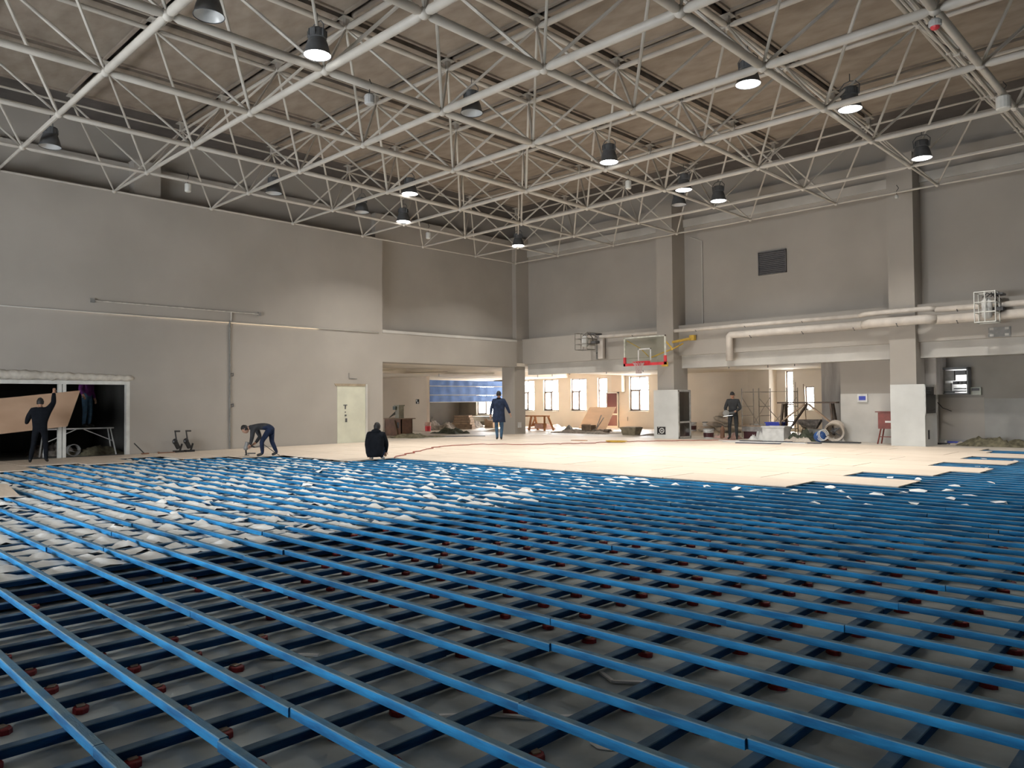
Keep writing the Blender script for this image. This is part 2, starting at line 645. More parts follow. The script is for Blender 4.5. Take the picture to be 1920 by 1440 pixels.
# roof and the walls behind the photographer
sbox('ceiling_roof_deck', -1.6, 31.6, -33.6, 1.7, ROOF, ROOF + 0.3, SLAB)
b = MB()
b.span(31.0, 31.3, -33.3, 1.4, 0, ROOF)
struct(b.build('wall_east', WALL))
b = MB()
BW = [(7.0, 11.8), (13.5, 17.0)]
xs = -1.3
for (x0, x1) in BW:
    b.span(xs, x0, -33.3, -33.0, 0, ROOF)
    b.span(x0, x1, -33.3, -33.0, 0, 0.1)
    b.span(x0, x1, -33.3, -33.0, 3.0, ROOF)
    xs = x1
b.span(xs, 31.3, -33.3, -33.0, 0, ROOF)
struct(b.build('wall_south', WALL))
for (x0, x1) in BW:
    portal('daylight_portal', ((x0 + x1) / 2, -33.02, 1.55), x1 - x0, 2.9, (0, 1, 0))


def window(n, x0, x1, z0, z1, y, sash=True):
    w = empty('window_%d' % n, ((x0 + x1) / 2, y, z0))
    struct(w)
    W, H = x1 - x0, z1 - z0
    t = 0.055
    f = MB()
    f.span(-W / 2, -W / 2 + t, -0.04, 0.04, 0, H)
    f.span(W / 2 - t, W / 2, -0.04, 0.04, 0, H)
    f.span(-W / 2, W / 2, -0.04, 0.04, 0, t)
    f.span(-W / 2, W / 2, -0.04, 0.04, H - t, H)
    tz = 1.1 if H > 1.4 else None
    if tz:
        f.span(-W / 2, W / 2, -0.04, 0.04, tz, tz + t)
    if W > 0.7:
        f.span(-t / 2, t / 2, -0.04, 0.04, 0, H)
    f.build('window_frame', WINFRAME, w)
    if sash and W > 0.7:
        s = MB()
        h2 = tz if tz else H
        for (a, c) in ((-W / 2 + t, -W / 2 + t + 0.05), (-t / 2 - 0.05, -t / 2)):
            s.span(a, c, -0.07, -0.03, t, h2)
        s.span(-W / 2 + t, -t / 2, -0.07, -0.03, t, t + 0.05)
        s.span(-W / 2 + t, -t / 2, -0.07, -0.03, h2 - 0.05, h2)
        s.build('casement', WINFRAME, w)
    cells = [(-W / 2, 0), (0, W / 2)] if W > 0.7 else [(-W / 2, W / 2)]
    rows = [(0, tz), (tz, H)] if tz else [(0, H)]
    for (a, c) in cells:
        for (e, g) in rows:
            p = MB()
            p.span(a + t, c - t / 2, -0.004, 0.004, e + t, g - t / 2)
            p.build('pane', GLASS, w)
    s = MB()
    s.span(-W / 2 - 0.05, W / 2 + 0.05, -0.2, -0.03, -0.04, 0)
    s.build('window_sill', WHITEP, w)
    portal('daylight_portal', ((x0 + x1) / 2, y + 0.1, (z0 + z1) / 2), W, H, (0, -1, 0))
    return w


WINFRAME = mat('window_frame_paint', (0.26, 0.22, 0.20), 0.5, 0.08, 5)
for k, (x0, x1) in enumerate(WIN):
    z0 = 1.07 if x0 > -10 else 0.8
    z1 = 2.93
    if 8.7 < x0 < 9:
        z0 = 0.25
    if x0 > 9.5:
        z0, z1 = 1.13, 2.2
    window(k + 1, x0, x1, z0, z1, 9.15)

# ------------------------------------------------------------------ ceiling boards and the space frame
S = 2.9
SX = 1.0184 * S


def gx(j):
    return (0.147 + 0.853 * j if j < 1 else j) * SX


def gy(i):
    return -(0.140 + 0.860 * i if i < 1 else i) * S


NI, NJ = 10, 9
ZB, ZT = 7.90, 9.72
ceil = empty('ceiling', (0, 0, 9.95))
struct(ceil)
for i in range(NI):
    for j in range(NJ):
        xa, xb = gx(j + 0.5), gx(j + 1.5)
        ya, yb = gy(i + 1.5), gy(i + 0.5)
        w, h = xb - xa - 0.16, yb - ya - 0.16
        key = 'board_%.2f_%.2f' % (w, h)
        me = bpy.data.meshes.get(key)
        if me is None:
            b = MB()
            # a shallow tray: flat soffit with ribbed edges
            b.span(-w / 2, w / 2, -h / 2, h / 2, 0.03, 0.10)
            b.span(-w / 2, w / 2, -h / 2, -h / 2 + 0.07, -0.02, 0.03)
            b.span(-w / 2, w / 2, h / 2 - 0.07, h / 2, -0.02, 0.03)
            b.span(-w / 2, -w / 2 + 0.07, -h / 2 + 0.07, h / 2 - 0.07, -0.02, 0.03)
            b.span(w / 2 - 0.07, w / 2, -h / 2 + 0.07, h / 2 - 0.07, -0.02, 0.03)
            me = b.mesh(key, PANEL)
        o = link('ceiling_board', me, ceil, ((xa + xb) / 2, (ya + yb) / 2, 0.02 + random.uniform(-0.01, 0.01)))

frame = thing('space_frame', 'pale grey steel tube space frame spanning under the brown ceiling boards', 'roof truss', (0, 0, ZB))
_tubes = {}


def tube_mesh(r, L, cone):
    k = ('tube_%.3f_%.3f_%d' % (r, L, cone))
    if k not in _tubes:
        b = MB()
        c = min(0.17, L * 0.12)
        if cone:
            pr = [(r * 0.42, 0), (r * 0.45, 0.05), (r, c), (r, L - c), (r * 0.45, L - 0.05), (r * 0.42, L)]
        else:
            pr = [(r, 0), (r, L)]
        b.lathe(pr, 10 if r > 0.05 else 7, close=True)
        _tubes[k] = b.mesh(k, STEEL, True)
        try:
            _tubes[k].set_sharp_from_angle(angle=R(35))
        except Exception:
            pass
    return _tubes[k]


def strut(name, p, q, r, cone=True):
    p, q = Vector(p), Vector(q)
    d = q - p
    L = round(d.length, 3)
    Q = d.to_track_quat('Z', 'Y')
    M = Matrix.Translation(p) @ Q.to_matrix().to_4x4()
    return put(name, tube_mesh(r, L, cone), frame, M)


def zone(i, j):
    d = min(i, j)
    return min(1.0, d / 4.5)


def rb(i, j):
    return round(0.032 + 0.050 * zone(i, j), 3)


cnt = 0
diag_far = MB()
for i in range(NI + 1):
    for j in range(NJ + 1):
        if i < NI and not (j == 0 and i > 8):
            strut('bottom_chord', (gx(j), gy(i), 0), (gx(j), gy(i + 1), 0), rb(i + 0.4, j + (0.4 if j else 0)))
        if j < NJ:
            strut('bottom_chord', (gx(j), gy(i), 0), (gx(j + 1), gy(i), 0), rb(i + (0.4 if i else 0), j + 0.4))
DZ = ZT - ZB
for i in range(NI):
    for j in range(NJ):
        t = (gx(j + 0.5), gy(i + 0.5), DZ)
        if i < NI - 1:
            strut('top_chord', t, (gx(j + 0.5), gy(i + 1.5), DZ), round(0.028 + 0.047 * zone(i + .6, j + .3), 3))
        if j < NJ - 1:
            strut('top_chord', t, (gx(j + 1.5), gy(i + 0.5), DZ), round(0.028 + 0.047 * zone(i + .3, j + .6), 3))
# diagonals: nearest ones to the view first, the last few out of sight joined
dl = []
for i in range(NI):
    for j in range(NJ):
        t = Vector((gx(j + 0.5), gy(i + 0.5), DZ))
        for (a, c) in ((0, 0), (1, 0), (0, 1), (1, 1)):
            p = Vector((gx(j + c), gy(i + a), 0))
            far = math.hypot(p.x - 24.2, p.y + 25.1)
            dl.append((far < 10.5, p, t, i, j))
vis = [d for d in dl if not d[0]]
hid = [d for d in dl if d[0]]
vis.sort(key=lambda d: math.hypot(d[1].x - 24.2, d[1].y + 25.1))
for n_, (f_, p, t, i, j) in enumerate(vis):
    r_ = 0.030 if (i + j) % 3 else 0.036
    if min(i, j) < 2:
        r_ = 0.028
    if n_ < 300:
        strut('diagonal_strut', p, t, r_)
    else:
        diag_far.tube([p, t], r_, 6)
for (f_, p, t, i, j) in hid:
    diag_far.tube([p, t], 0.03, 6)
stuff(diag_far.build('far_diagonal_struts', STEEL, frame))
b = MB()
b.ball((0, 0, 0), 0.085, 10, 7)
node_me = b.mesh('node_ball', STEEL, True)
b = MB()
b.ball((0, 0, 0), 0.085, 8, 6)
b.box((0, 0, 0.14), (0.10, 0.10, 0.16))
b.box((0, 0, 0.22), (0.26, 0.26, 0.02))
top_me = b.mesh('node_top', STEEL)
for i in range(NI + 1):
    for j in range(NJ + 1):
        k = 0.75 + 0.5 * zone(i, j)
        put('bottom_node', node_me, frame, Matrix.Translation((gx(j), gy(i), 0)) @ Matrix.Scale(k, 4))
for i in range(NI):
    for j in range(NJ):
        put('top_node', top_me, frame, Matrix.Translation((gx(j + .5), gy(i + .5), DZ)))

# ------------------------------------------------------------------ blue joists on pads
UY0 = -20.785            # one upper joist runs along this line, pitch 0.40
LX0 = 22.21              # one lower joist runs along this line, pitch 0.4175
grid = thing('joist_frame', 'two crossed layers of blue stained timber joists over the bare concrete floor', 'floor joists', (0, 0, 0))
rng = random.Random(3)


def deck_edge_y(x):
    """lowest y that the laid boards reach at x"""
    if x < 1.6:
        return -17.7
    if x < 3.3:
        return -16.5
    if x < 4.2:
        return -15.3
    if x < 7.65:
        return -14.05
    if x < 18.54:
        return -12.7
    return 0.2


_jm = {}


def joist_mesh(L, w, h, m, axis):
    k = ('joist', round(L, 2), axis)
    if k not in _jm:
        b = MB()
        c = 0.004
        if axis == 'x':
            poly = [(-w / 2, -h / 2), (w / 2, -h / 2), (w / 2, h / 2 - c), (w / 2 - c, h / 2), (-w / 2 + c, h / 2), (-w / 2, h / 2 - c)]
            b.prism(poly, -L / 2, L / 2, M=Matrix(((0, 0, 1, 0), (1, 0, 0, 0), (0, 1, 0, 0), (0, 0, 0, 1))))
        else:
            poly = [(-w / 2, -h / 2), (w / 2, -h / 2), (w / 2, h / 2 - c), (w / 2 - c, h / 2), (-w / 2 + c, h / 2), (-w / 2, h / 2 - c)]
            b.prism(poly, -L / 2, L / 2, M=Matrix(((1, 0, 0, 0), (0, 0, -1, 0), (0, 1, 0, 0), (0, 0, 0, 1))))
        _jm[k] = b.mesh('joist_%s_%.2f' % (axis, L), m)
    return _jm[k]


nu = 0
uy = [UY0 + 0.40 * k for k in range(-13, 53)]
for y in uy:
    if y > -0.1:
        continue
    # where this line is not under laid boards
    if y < -12.72:
        xa = 0.2 if y < -17.5 else (1.2 if y < -16.5 else (3.0 if y < -15.3 else 4.0 if y < -14.0 else 7.4))
        xb = 26.6
    else:
        xa, xb = 18.0, 26.6
    x = xa - rng.uniform(0, 1.5) if y < -12.72 else xa
    while x < xb:
        L = rng.choice((4.0, 4.0, 4.0, 3.6, 3.0)) if y < -12.72 else rng.choice((4.0, 5.0))
        a, c = max(x, xa), min(x + L, xb)
        if c - a > 0.25:
            q = round((c - a) * 100) / 100
            o = put('upper_joist', joist_mesh(q - 0.004, 0.046, 0.048, JOIST, 'x'), grid,
                    Matrix.Translation(((a + c) / 2, y + rng.uniform(-0.010, 0.010), 0.094 + rng.uniform(-0.002, 0.002))) @ Matrix.Rotation(rng.uniform(-0.002, 0.002), 4, 'Z'))
            nu += 1
        x += L
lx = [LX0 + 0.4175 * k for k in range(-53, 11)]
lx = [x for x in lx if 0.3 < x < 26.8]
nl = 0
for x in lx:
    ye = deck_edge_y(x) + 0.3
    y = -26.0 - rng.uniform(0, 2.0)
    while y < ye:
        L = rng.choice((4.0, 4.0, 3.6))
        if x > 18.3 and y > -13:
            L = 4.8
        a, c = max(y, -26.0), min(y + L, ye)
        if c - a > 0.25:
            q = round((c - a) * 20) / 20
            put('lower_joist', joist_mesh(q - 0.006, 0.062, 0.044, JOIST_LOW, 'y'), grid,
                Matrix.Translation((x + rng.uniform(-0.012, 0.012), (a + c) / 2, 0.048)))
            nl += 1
        y += L
# red pads under the crossings
b = MB()
b.lathe([(0.052, 0), (0.052, 0.024), (0.046, 0.028)], 8, close=True, M=Matrix.Diagonal((1.0, 0.75, 1, 1)))
b.box((-0.012, 0, 0.031), (0.05, 0.04, 0.006), mi=1)
pad_me = b.mesh('pad', [PADRED, PADWOOD])
padpts = []
for kx, x in enumerate(lx):
    for y in uy:
        if y > min(deck_edge_y(x), -2) or y < -25.6:
            continue
        if x < 16.9 and y > -25:
            if rng.random() < 0.8:
                continue
        padpts.append((x + 0.055, y + 0.13 + 0.03 * math.sin(kx)))
padpts.sort(key=lambda p: math.hypot(p[0] - 24.2, p[1] + 25.1))


def in_view(x, y):
    dx, dy = x - 24.186, y + 25.114
    u = dx * rgt.x + dy * rgt.y
    v = dx * fwd.x + dy * fwd.y
    return v > 2.9 and abs(u) < v * 0.70 + 0.3


padpts = [p for p in padpts if in_view(*p)]
for (x, y) in padpts[:300]:
    if rng.random() < 0.25:
        continue
    put('red_pad', pad_me, grid, Matrix.Translation((x + rng.uniform(-.02, .02), y + rng.uniform(-.05, .05), 0)) @ Matrix.Rotation(rng.uniform(-0.5, 0.5), 4, 'Z'))
b = MB()
for (x, y) in padpts[300:]:
    if rng.random() < 0.25:
        continue
    b.box((x, y, 0.015), (0.11, 0.08, 0.03))
stuff(b.build('far_red_pads', PADRED, grid))

# ------------------------------------------------------------------ laid boards
deck = thing('plywood_deck', 'pale plywood sheets laid in staggered rows across the far half of the floor', 'plywood floor', (0, 0, DECK))
_pm = {}


def sheet_mesh(L, W, t=0.017):
    k = (round(L, 2), round(W, 2))
    if k not in _pm:
        b = MB()
        b.span(-L / 2, L / 2, -W / 2, W / 2, -t, 0)
        _pm[k] = b.mesh('sheet_%.2f_%.2f' % k, PLY)
    return _pm[k]


def row(y0, y1, xa, xb, off):
    x = xa - off
    while x < xb - 0.05:
        a, c = max(x, xa), min(x + 2.44, xb)
        if c - a > 0.15:
            put('plywood_sheet', sheet_mesh(round(c - a - 0.022, 2), round(y1 - y0 - 0.018, 3)), deck,
                Matrix.Translation(((a + c) / 2, (y0 + y1) / 2, rng.uniform(-0.0015, 0.0015))) @ Matrix.Rotation(rng.uniform(-0.0015, 0.0015), 4, 'Z'))
        x += 2.44


ends = [18.54, 19.95, 18.57, 19.85, 20.35, 19.10, 20.35, 19.13, 20.9, 19.10, 18.75]
ys = [-12.7, -11.55, -10.30, -9.22, -8.0, -6.86, -5.62, -4.42, -3.24, -1.78, -0.95, 0.2]
for k, e in enumerate(ends):
    off = (e - 0.02) % 2.44
    row(ys[k], ys[k + 1], 0.02, e, (2.44 - off) % 2.44 if off else 0)
row(-14.05, -12.7, 0.02, 7.65, 0.4)
row(-15.27, -14.05, 0.02, 4.2, 0.9)
row(-16.49, -15.27, 0.02, 3.3, 0.1)
row(-17.71, -16.49, 0.02, 1.6, 0.9)
row(-18.93, -17.71, 0.02, 3.3, 1.5)
row(-20.15, -18.93, 0.02, 2.55, 0.2)
row(-21.37, -20.15, 0.02, 3.9, 0.9)
row(-22.59, -21.37, 0.02, 2.6, 0.3)
ls = link('plywood_sheet', sheet_mesh(2.44, 1.22), None, (8.32, -22.25, DECK + 0.001), R(-8))
tag(ls, 'single loose pale plywood sheet lying on the joists over white felt', 'plywood sheet')

# ------------------------------------------------------------------ white felt between the joists
felt = thing('felt_insulation', 'crumpled white felt stuffed between the joists below the laid boards', 'insulation', (0, 0, 0))
fr = np.random.default_rng(5)


def felt_strip(x0, x1, y0, y1, holes=0.0, lift=1.0):
    nx, step = 5, 0.10
    ny = max(3, int((y1 - y0) / step))
    n = [fr.normal(0, 1, ny + 9) for _ in range(3)]
    b = MB()
    vs_, fs = [], []
    for iy in range(ny + 1):
        y = y0 + (y1 - y0) * iy / ny
        ph = ((y - UY0) / 0.40) % 1.0
        bay = math.sin(PI * ph)                     # pinned under each upper joist
        for ix in range(nx + 1):
            u = ix / nx
            arch = math.sin(PI * u) ** 0.7
            z = 0.018 + lift * (0.024 + 0.062 * max(0, bay) ** 0.7 * (0.45 + 0.55 * arch) * (0.8 + 0.35 * n[0][iy]) + 0.010 * n[1][(iy + ix) % ny])
            if bay < 0.35:
                z = min(z, 0.066)
            xx = x0 + (x1 - x0) * u + 0.015 * n[2][iy] * (1 if 0 < ix < nx else 2.0)
            vs_.append((xx, y + 0.015 * n[1][ix], max(0.012, min(z, 0.128))))
    for iy in range(ny):
        for ix in range(nx):
            if holes and fr.random() < holes:
                continue
            a = iy * (nx + 1) + ix
            fs.append((a, a + 1, a + nx + 2, a + nx + 1))
    b.add(vs_, fs)
    return b.build('felt_strip', FELT, felt, smooth=True)


for k in range(len(lx) - 1):
    xa, xb = lx[k] + 0.035, lx[k + 1] - 0.035
    if xb > 16.55:
        break
    ye = deck_edge_y(xa) + 0.4
    felt_strip(xa - 0.01 + fr.uniform(-.01, .02), xb + 0.01 + fr.uniform(-.03, .01), -26.0, ye, 0.015)
for k in range(len(lx) - 1):
    xa, xb = lx[k] + 0.035, lx[k + 1] - 0.035
    if xb <= 16.55 or xa > 19.4:
        continue
    ln = 1.0 if xa < 18.3 else 0.0
    if ln:
        felt_strip(xa, xb, -13.7 - fr.uniform(0, .5) + (0.5 if xa > 17.6 else 0), -12.5, 0.12, 0.8)
b = MB()
b.span(16.62, 16.98, -26, -12.6, 0.020, 0.027)
b.span(17.03, 17.2, -26, -16.5, 0.018, 0.024)
b.build('black_strip', BLACKSTRIP, felt)  # flat black strips along the felt edge


def scrap(x, y, s):
    b = MB()
    n = 6
    z0 = 0.10 + fr.uniform(0, 0.02)
    vs_ = [(0, 0, 0.07 * s * 3.2)]
    for a in range(n):
        th = 2 * PI * a / n + fr.uniform(-.3, .3)
        vs_.append((math.cos(th) * s * fr.uniform(.7, 1.3) * 1.3, math.sin(th) * s * fr.uniform(.6, 1.1), fr.uniform(-.04, .02)))
    fs = [(0, 1 + a, 1 + (a + 1) % n) for a in range(n)]
    b.add(vs_, fs)
    b.build('felt_scrap', FELT, felt, (x, y, z0), smooth=True)


for (x, y) in ((17.9, -13.2), (18.3, -13.35), (18.75, -12.9), (18.85, -13.5), (19.15, -13.1), (19.35, -12.4), (19.0, -12.0), (19.75, -13.2), (20.0, -12.7),
               (19.35, -10.9), (19.2, -10.6), (19.45, -11.1), (20.3, -11.7), (20.6, -11.3), (20.2, -12.1), (20.55, -10.6), (19.7, -9.7), (20.9, -9.7),
               (19.9, -6.2), (20.1, -6.4), (19.5, -3.8), (20.2, -4.0), (19.3, -9.9), (18.7, -11.0), (17.4, -13.3), (16.7, -13.2), (15.9, -13.4), (15.3, -13.1),
               (20.95, -12.4), (21.1, -11.9), (20.7, -13.3), (20.25, -13.9), (19.6, -14.1), (18.5, -14.3), (21.3, -13.0), (21.0, -10.3), (21.6, -12.5)):
    scrap(x, y, fr.uniform(0.045, 0.10))
for _ in range(46):
    scrap(fr.uniform(5.5, 16.3), fr.uniform(-21, -13.6), fr.uniform(0.06, 0.15))
# strips and chips dropped on the concrete
for k, (pts, lab) in enumerate((
        ([(21.20, -22.60), (21.36, -22.42), (21.55, -22.30), (21.74, -22.10)], 'long bent pale strip lying on the concrete between front joists'),
        ([(21.42, -21.55), (21.56, -21.62), (21.72, -21.50), (21.80, -21.35)], 'crooked white strip lying beside the fourth joist row'),
        ([(19.60, -22.72), (19.70, -22.80), (19.86, -22.66)], 'thin pale hooked strip lying on the concrete at lower left'),
        ([(19.82, -22.60), (19.93, -22.52)], 'short straight white stick lying on the concrete'))):
    b = MB()
    for a, c in zip(pts[:-1], pts[1:]):
        b.bar((a[0], a[1], 0.012), (c[0], c[1], 0.012), 0.022, 0.012)
    o = b.build('packing_strip', PAPER)
    tag(o, lab, 'strip', 'strips dropped on the concrete')
b = MB()
b.prism([(-.06, -.03), (.0, -.05), (.06, -.02), (.07, .03), (.02, .05), (-.03, .03), (-.07, .02)], 0, 0.004)
o = b.build('paper_scrap', PAPER, None, (22.0, -22.28, 0.003))
tag(o, 'torn white scrap of paper lying on the concrete between joists', 'paper')

# ------------------------------------------------------------------ pendant lamps
def make_lamp(label, loc, on):
    t = thing('pendant_lamp', label, 'lamp', loc, 0, 'pendant lamps under the space frame')
    b = MB()
    b.lathe([(0.245, 0.0), (0.25, 0.012), (0.235, 0.03), (0.205, 0.16), (0.17, 0.27), (0.15, 0.30)], 24)
    b.build('shade', DARKMET, t, smooth=True)
    b = MB()
    b.lathe([(0.15, 0.30), (0.165, 0.31), (0.165, 0.44), (0.15, 0.47), (0.05, 0.48)], 20, close=True)
    for a in range(8):
        th = 2 * PI * a / 8
        b.box((0.165 * math.cos(th), 0.165 * math.sin(th), 0.385), (0.03, 0.008, 0.12), (0, 0, th))
    b.build('driver_housing', DARKMET, t)
    b = MB()
    b.tube([(-0.19, 0, 0.30), (-0.21, 0, 0.50), (-0.12, 0, 0.60), (0, 0, 0.62), (0.12, 0, 0.60), (0.21, 0, 0.50), (0.19, 0, 0.30)], 0.011, 6)
    b.tube([(0, 0, 0.62), (0, 0, 0.78)], 0.010, 6)
    b.build('bracket', DARKMET, t)
    b = MB()
    if on:
        b.lathe([(0.0, 0.006), (0.225, 0.006), (0.238, 0.012)], 24)
        b.build('lens', LAMP_ON, t)
        d = bpy.data.lights.new('lamp_beam', 'AREA')
        d.shape = 'DISK'
        d.size = 0.42
        d.energy = LAMP_W
        d.color = (1.0, 0.95, 0.88)
        d.spread = R(126)
        lo = bpy.data.objects.new('lamp_beam', d)
        COL.objects.link(lo)
        lo.parent = t
        lo.location = (0, 0, -0.012)
    else:
        b.lathe([(0.0, 0.20), (0.10, 0.19), (0.20, 0.07), (0.235, 0.012)], 24)
        b.build('reflector', LAMP_IN, t, smooth=True)
    return t


LAMPS = [
    ('lit pendant lamp nearest the camera, large, at upper left under a thick chord', (12.24, -17.82), 1),
    ('lit pendant lamp at upper right, tucked just below a frame joint', (17.15, -11.05), 1),
    ('lit pendant lamp hanging beside a heavy chord, near the right-hand columns', (18.10, -8.24), 1),
    ('rightmost lit pendant lamp, hanging in front of the second column', (18.16, -3.42), 1),
    ('lit pendant lamp hanging alone at the middle of the frame', (12.21, -9.07), 1),
    ('lit pendant lamp of the close pair, the one farther from the right wall', (12.18, -5.34), 1),
    ('lit pendant lamp of the close pair, the one nearer the right wall', (12.28, -3.45), 1),
    ('lit pendant lamp above the left door, upper of two seen one over the other', (6.18, -10.97), 1),
    ('lit pendant lamp above the left door, lower of two seen one over the other', (3.25, -8.96), 1),
    ('farthest lit pendant lamp, hanging near the far corner of the frame', (3.20, -3.14), 1),
    ('unlit pendant lamp cut by the top edge, close to the camera', (12.23, -19.81), 0),
    ('unlit dark pendant lamp hanging beside a joint at the middle of the frame', (12.18, -13.97), 0),
    ('unlit pendant lamp at far left, close to the left wall', (3.45, -19.83), 0),
    ('unlit pendant lamp above the left wall conduit, pale bowl showing', (3.42, -13.93), 0),
    ('unlit dark pendant lamp hanging half hidden left of two lit ones', (3.35, -10.75), 0),
    ('unlit dark pendant lamp hanging just below the lit pair', (11.15, -3.95), 0),
]
for (lab, (x, y), on) in LAMPS:
    make_lamp(lab, (x, y, 7.90), on)


# small devices clipped to the frame
def canister(label, loc, r=0.085, h=0.24, m=WHITEP, tip=None):
    t = thing('detector_canister', label, 'detector', loc, 0, 'small devices hung from the frame')
    b = MB()
    b.lathe([(r * .8, 0), (r, 0.02), (r, h - .03), (r * .7, h)], 14, close=True)
    b.build('body', m, t, smooth=False)
    b = MB()
    b.tube([(0, 0, h), (0, 0, h + 0.12), (0.06, 0, h + 0.20), (0, 0, h + 0.30)], 0.010, 5)
    b.build('strap', BLACK, t)
    if tip:
        b = MB()
        b.ball((0, 0, 0.0), r * 0.75, 10, 6, sq=(1, 1, .7))
        b.build('dome', tip, t)
    return t


canister('pale canister strapped to the thick chord near the largest lit lamp', (11.83, -16.4, 7.52), 0.10, 0.2, LAMP_IN)
canister('small pale canister hung right of the lone middle lamp', (11.81, -7.65, 7.56))
canister('white canister hung over the left wall at the left', (2.97, -16.3, 7.58))
canister('small pale canister hung right of the two stacked lit lamps', (2.95, -7.6, 7.56))
canister('large white canister clipped to a bundle of pipes at far right', (20.68, -6.9, 7.55), 0.14, 0.28)
canister('round detector with a red dome at the top right joint', (20.67, -11.6, 7.62), 0.10, 0.12, LAMP_IN, REDP)
canister('tiny white detector under the frame edge near the second column', (16.6, -0.42, 7.72), 0.05, 0.1)

# conduit bundle running beside the frame at the right
for k, (dx, dz, r_) in enumerate(((0.0, 0.05, 0.045), (0.16, 0.0, 0.035), (-0.14, 0.10, 0.03))):
    b = MB()
    b.tube([(20.35 + dx, -22.0, 8.1 + dz), (20.35 + dx, -0.6, 8.1 + dz)], r_, 8)
    for yy in np.arange(-20.6, -1, 2.9):
        b.box((20.35 + dx, yy, 8.1 + dz), (r_ * 2.5, 0.05, r_ * 2.5))
    o = b.build('overhead_pipe', STEEL)
    tag(o, ('thickest of three pipes run along the frame at the right', 'middle of three pipes run along the frame at the right',
            'thinnest of three pipes run along the frame at the right')[k], 'pipe', 'pipes run along the frame')

# ------------------------------------------------------------------ left wall fittings
# opening with white frame, mullion and foam bead
d1 = empty('door_1', (-0.1, -18.6, 0.1))
struct(d1)
H = 2.23
b = MB()
b.span(-0.06, 0.10, -1.80, -1.70, 0, H)
b.span(-0.06, 0.10, 1.70, 1.80, 0, H)
b.span(-0.06, 0.10, -1.70, 1.70, H - 0.10, H)
b.build('door_frame', WHITEP, d1)
for yy in (-0.055, 0.055):
    b = MB()
    b.span(-0.06, 0.06, yy - 0.045, yy + 0.045, 0, H - 0.10)
    b.build('mullion', WHITEP, d1)
b = MB()
pts, rr = [], []
for k in range(46):
    u = k / 45
    pts.append((0.09, -1.85 + 3.75 * u, H + 0.09 + 0.07 * (1 - u) + 0.015 * math.sin(k * 1.9)))
    rr.append((0.085 + 0.06 * (1 - u)) * (0.85 + 0.25 * rng.random()) * (0.5 if k in (0, 45) else 1))
b.tube(pts, rr, 9)
b.build('foam_bead', FOAM, d1, smooth=True)

# flush door further along the wall
d2 = empty('door_2', (0, -8.9, DECK))
struct(d2)
b = MB()
b.span(-0.05, 0.012, -0.66, 0.58, 0, 2.12)
b.build('door_leaf', mat('cream_door_paint', (0.60, 0.61, 0.50), 0.5, 0.05, 1.5), d2)
b = MB()
b.span(-0.05, 0.05, 0.58, 0.66, 0, 2.2)
b.build('door_jamb', WALL2, d2)
b = MB()
b.prism([(-0.72, 2.12), (0.62, 2.12), (0.62, 2.21), (-0.78, 2.21)], -0.02, 0.03, M=Matrix(((0, 0, 1, 0), (1, 0, 0, 0), (0, 1, 0, 0), (0, 0, 0, 1))))
b.build('door_head', mat('raw_door_head', (0.34, 0.28, 0.2), 0.8, 0.1, 4), d2)
b = MB()
b.span(0.012, 0.03, -0.40, -0.24, 1.40, 1.43)
b.span(0.012, 0.03, -0.34, -0.30, 1.26, 1.40)
b.span(0.012, 0.03, -0.34, -0.30, 1.13, 1.17)
b.span(0.012, 0.04, -0.34, -0.28, 1.00, 1.06)
b.span(0.012, 0.02, -0.32, -0.24, 0.78, 0.92)
b.build('lock_cutouts', DARKMET, d2)
b = MB()
b.tube([(0.02, -0.15, 2.42), (0.02, 0.20, 2.40)], 0.012, 5)
b.tube([(0.02, -0.15, 2.42), (0.02, -0.15, 2.62)], 0.012, 5)
b.build('door_wire', GREY, d2)


def pipe(label, pts, r, m, name='wall_pipe', cat='pipe', group=None, n=8, hooks=None):
    t = thing(name, label, cat, pts[0], 0, group)
    o0 = Vector(pts[0])
    b = MB()
    b.tube([Vector(p) - o0 for p in pts], r, n)
    b.build('pipe_run', m, t, smooth=True)
    if hooks:
        for h in hooks:
            b = MB()
            hv = Vector(h) - o0
            b.tube([hv + Vector((0, 0.10, 0.03)), hv + Vector((0, 0, -r - 0.01)), hv + Vector((0, -r * .9, -r * .5))], 0.018, 5)
            b.build('hook', DGREY, t)
    return t


pipe('long thin conduit running level across the left wall', [(0.03, -26, 4.34), (0.03, -7.7, 4.34)], 0.020, WALL2, 'wall_conduit', 'conduit', None, 6)
t = thing('wall_conduit', 'vertical dark conduit running down the left wall to the floor', 'conduit', (0.035, -13.69, 0.14))
b = MB()
b.tube([(0, 0, 0), (0, 0, 4.24)], 0.028, 6)
b.build('pipe_run', mat('conduit_grey', (0.20, 0.20, 0.19), 0.5), t)
for zz in (2.48, 1.46):
    b = MB()
    b.tube([(0, 0.02, zz), (0, 0.12, zz + .03), (0, 0.12, zz - .06), (0, 0.06, zz - .07)], 0.016, 5)
    b.build('outlet_hook', DGREY, t)
t = thing('wall_conduit', 'short conduit with end clips above the long one on the left wall', 'conduit', (0.05, -15.2, 4.68))
b = MB()
b.tube([(0, -2.65, 0.0), (0, 2.55, 0)], 0.022, 6)
b.tube([(0, 1.55, 0), (0, 1.55, -0.3)], 0.022, 6)
b.build('pipe_run', mat('conduit_light', (0.5, 0.48, 0.44), 0.5), t)
for yy in (-2.65, 2.55):
    b = MB()
    b.box((0, yy, 0), (0.07, 0.10, 0.12))
    b.build('end_clip', GREY, t)

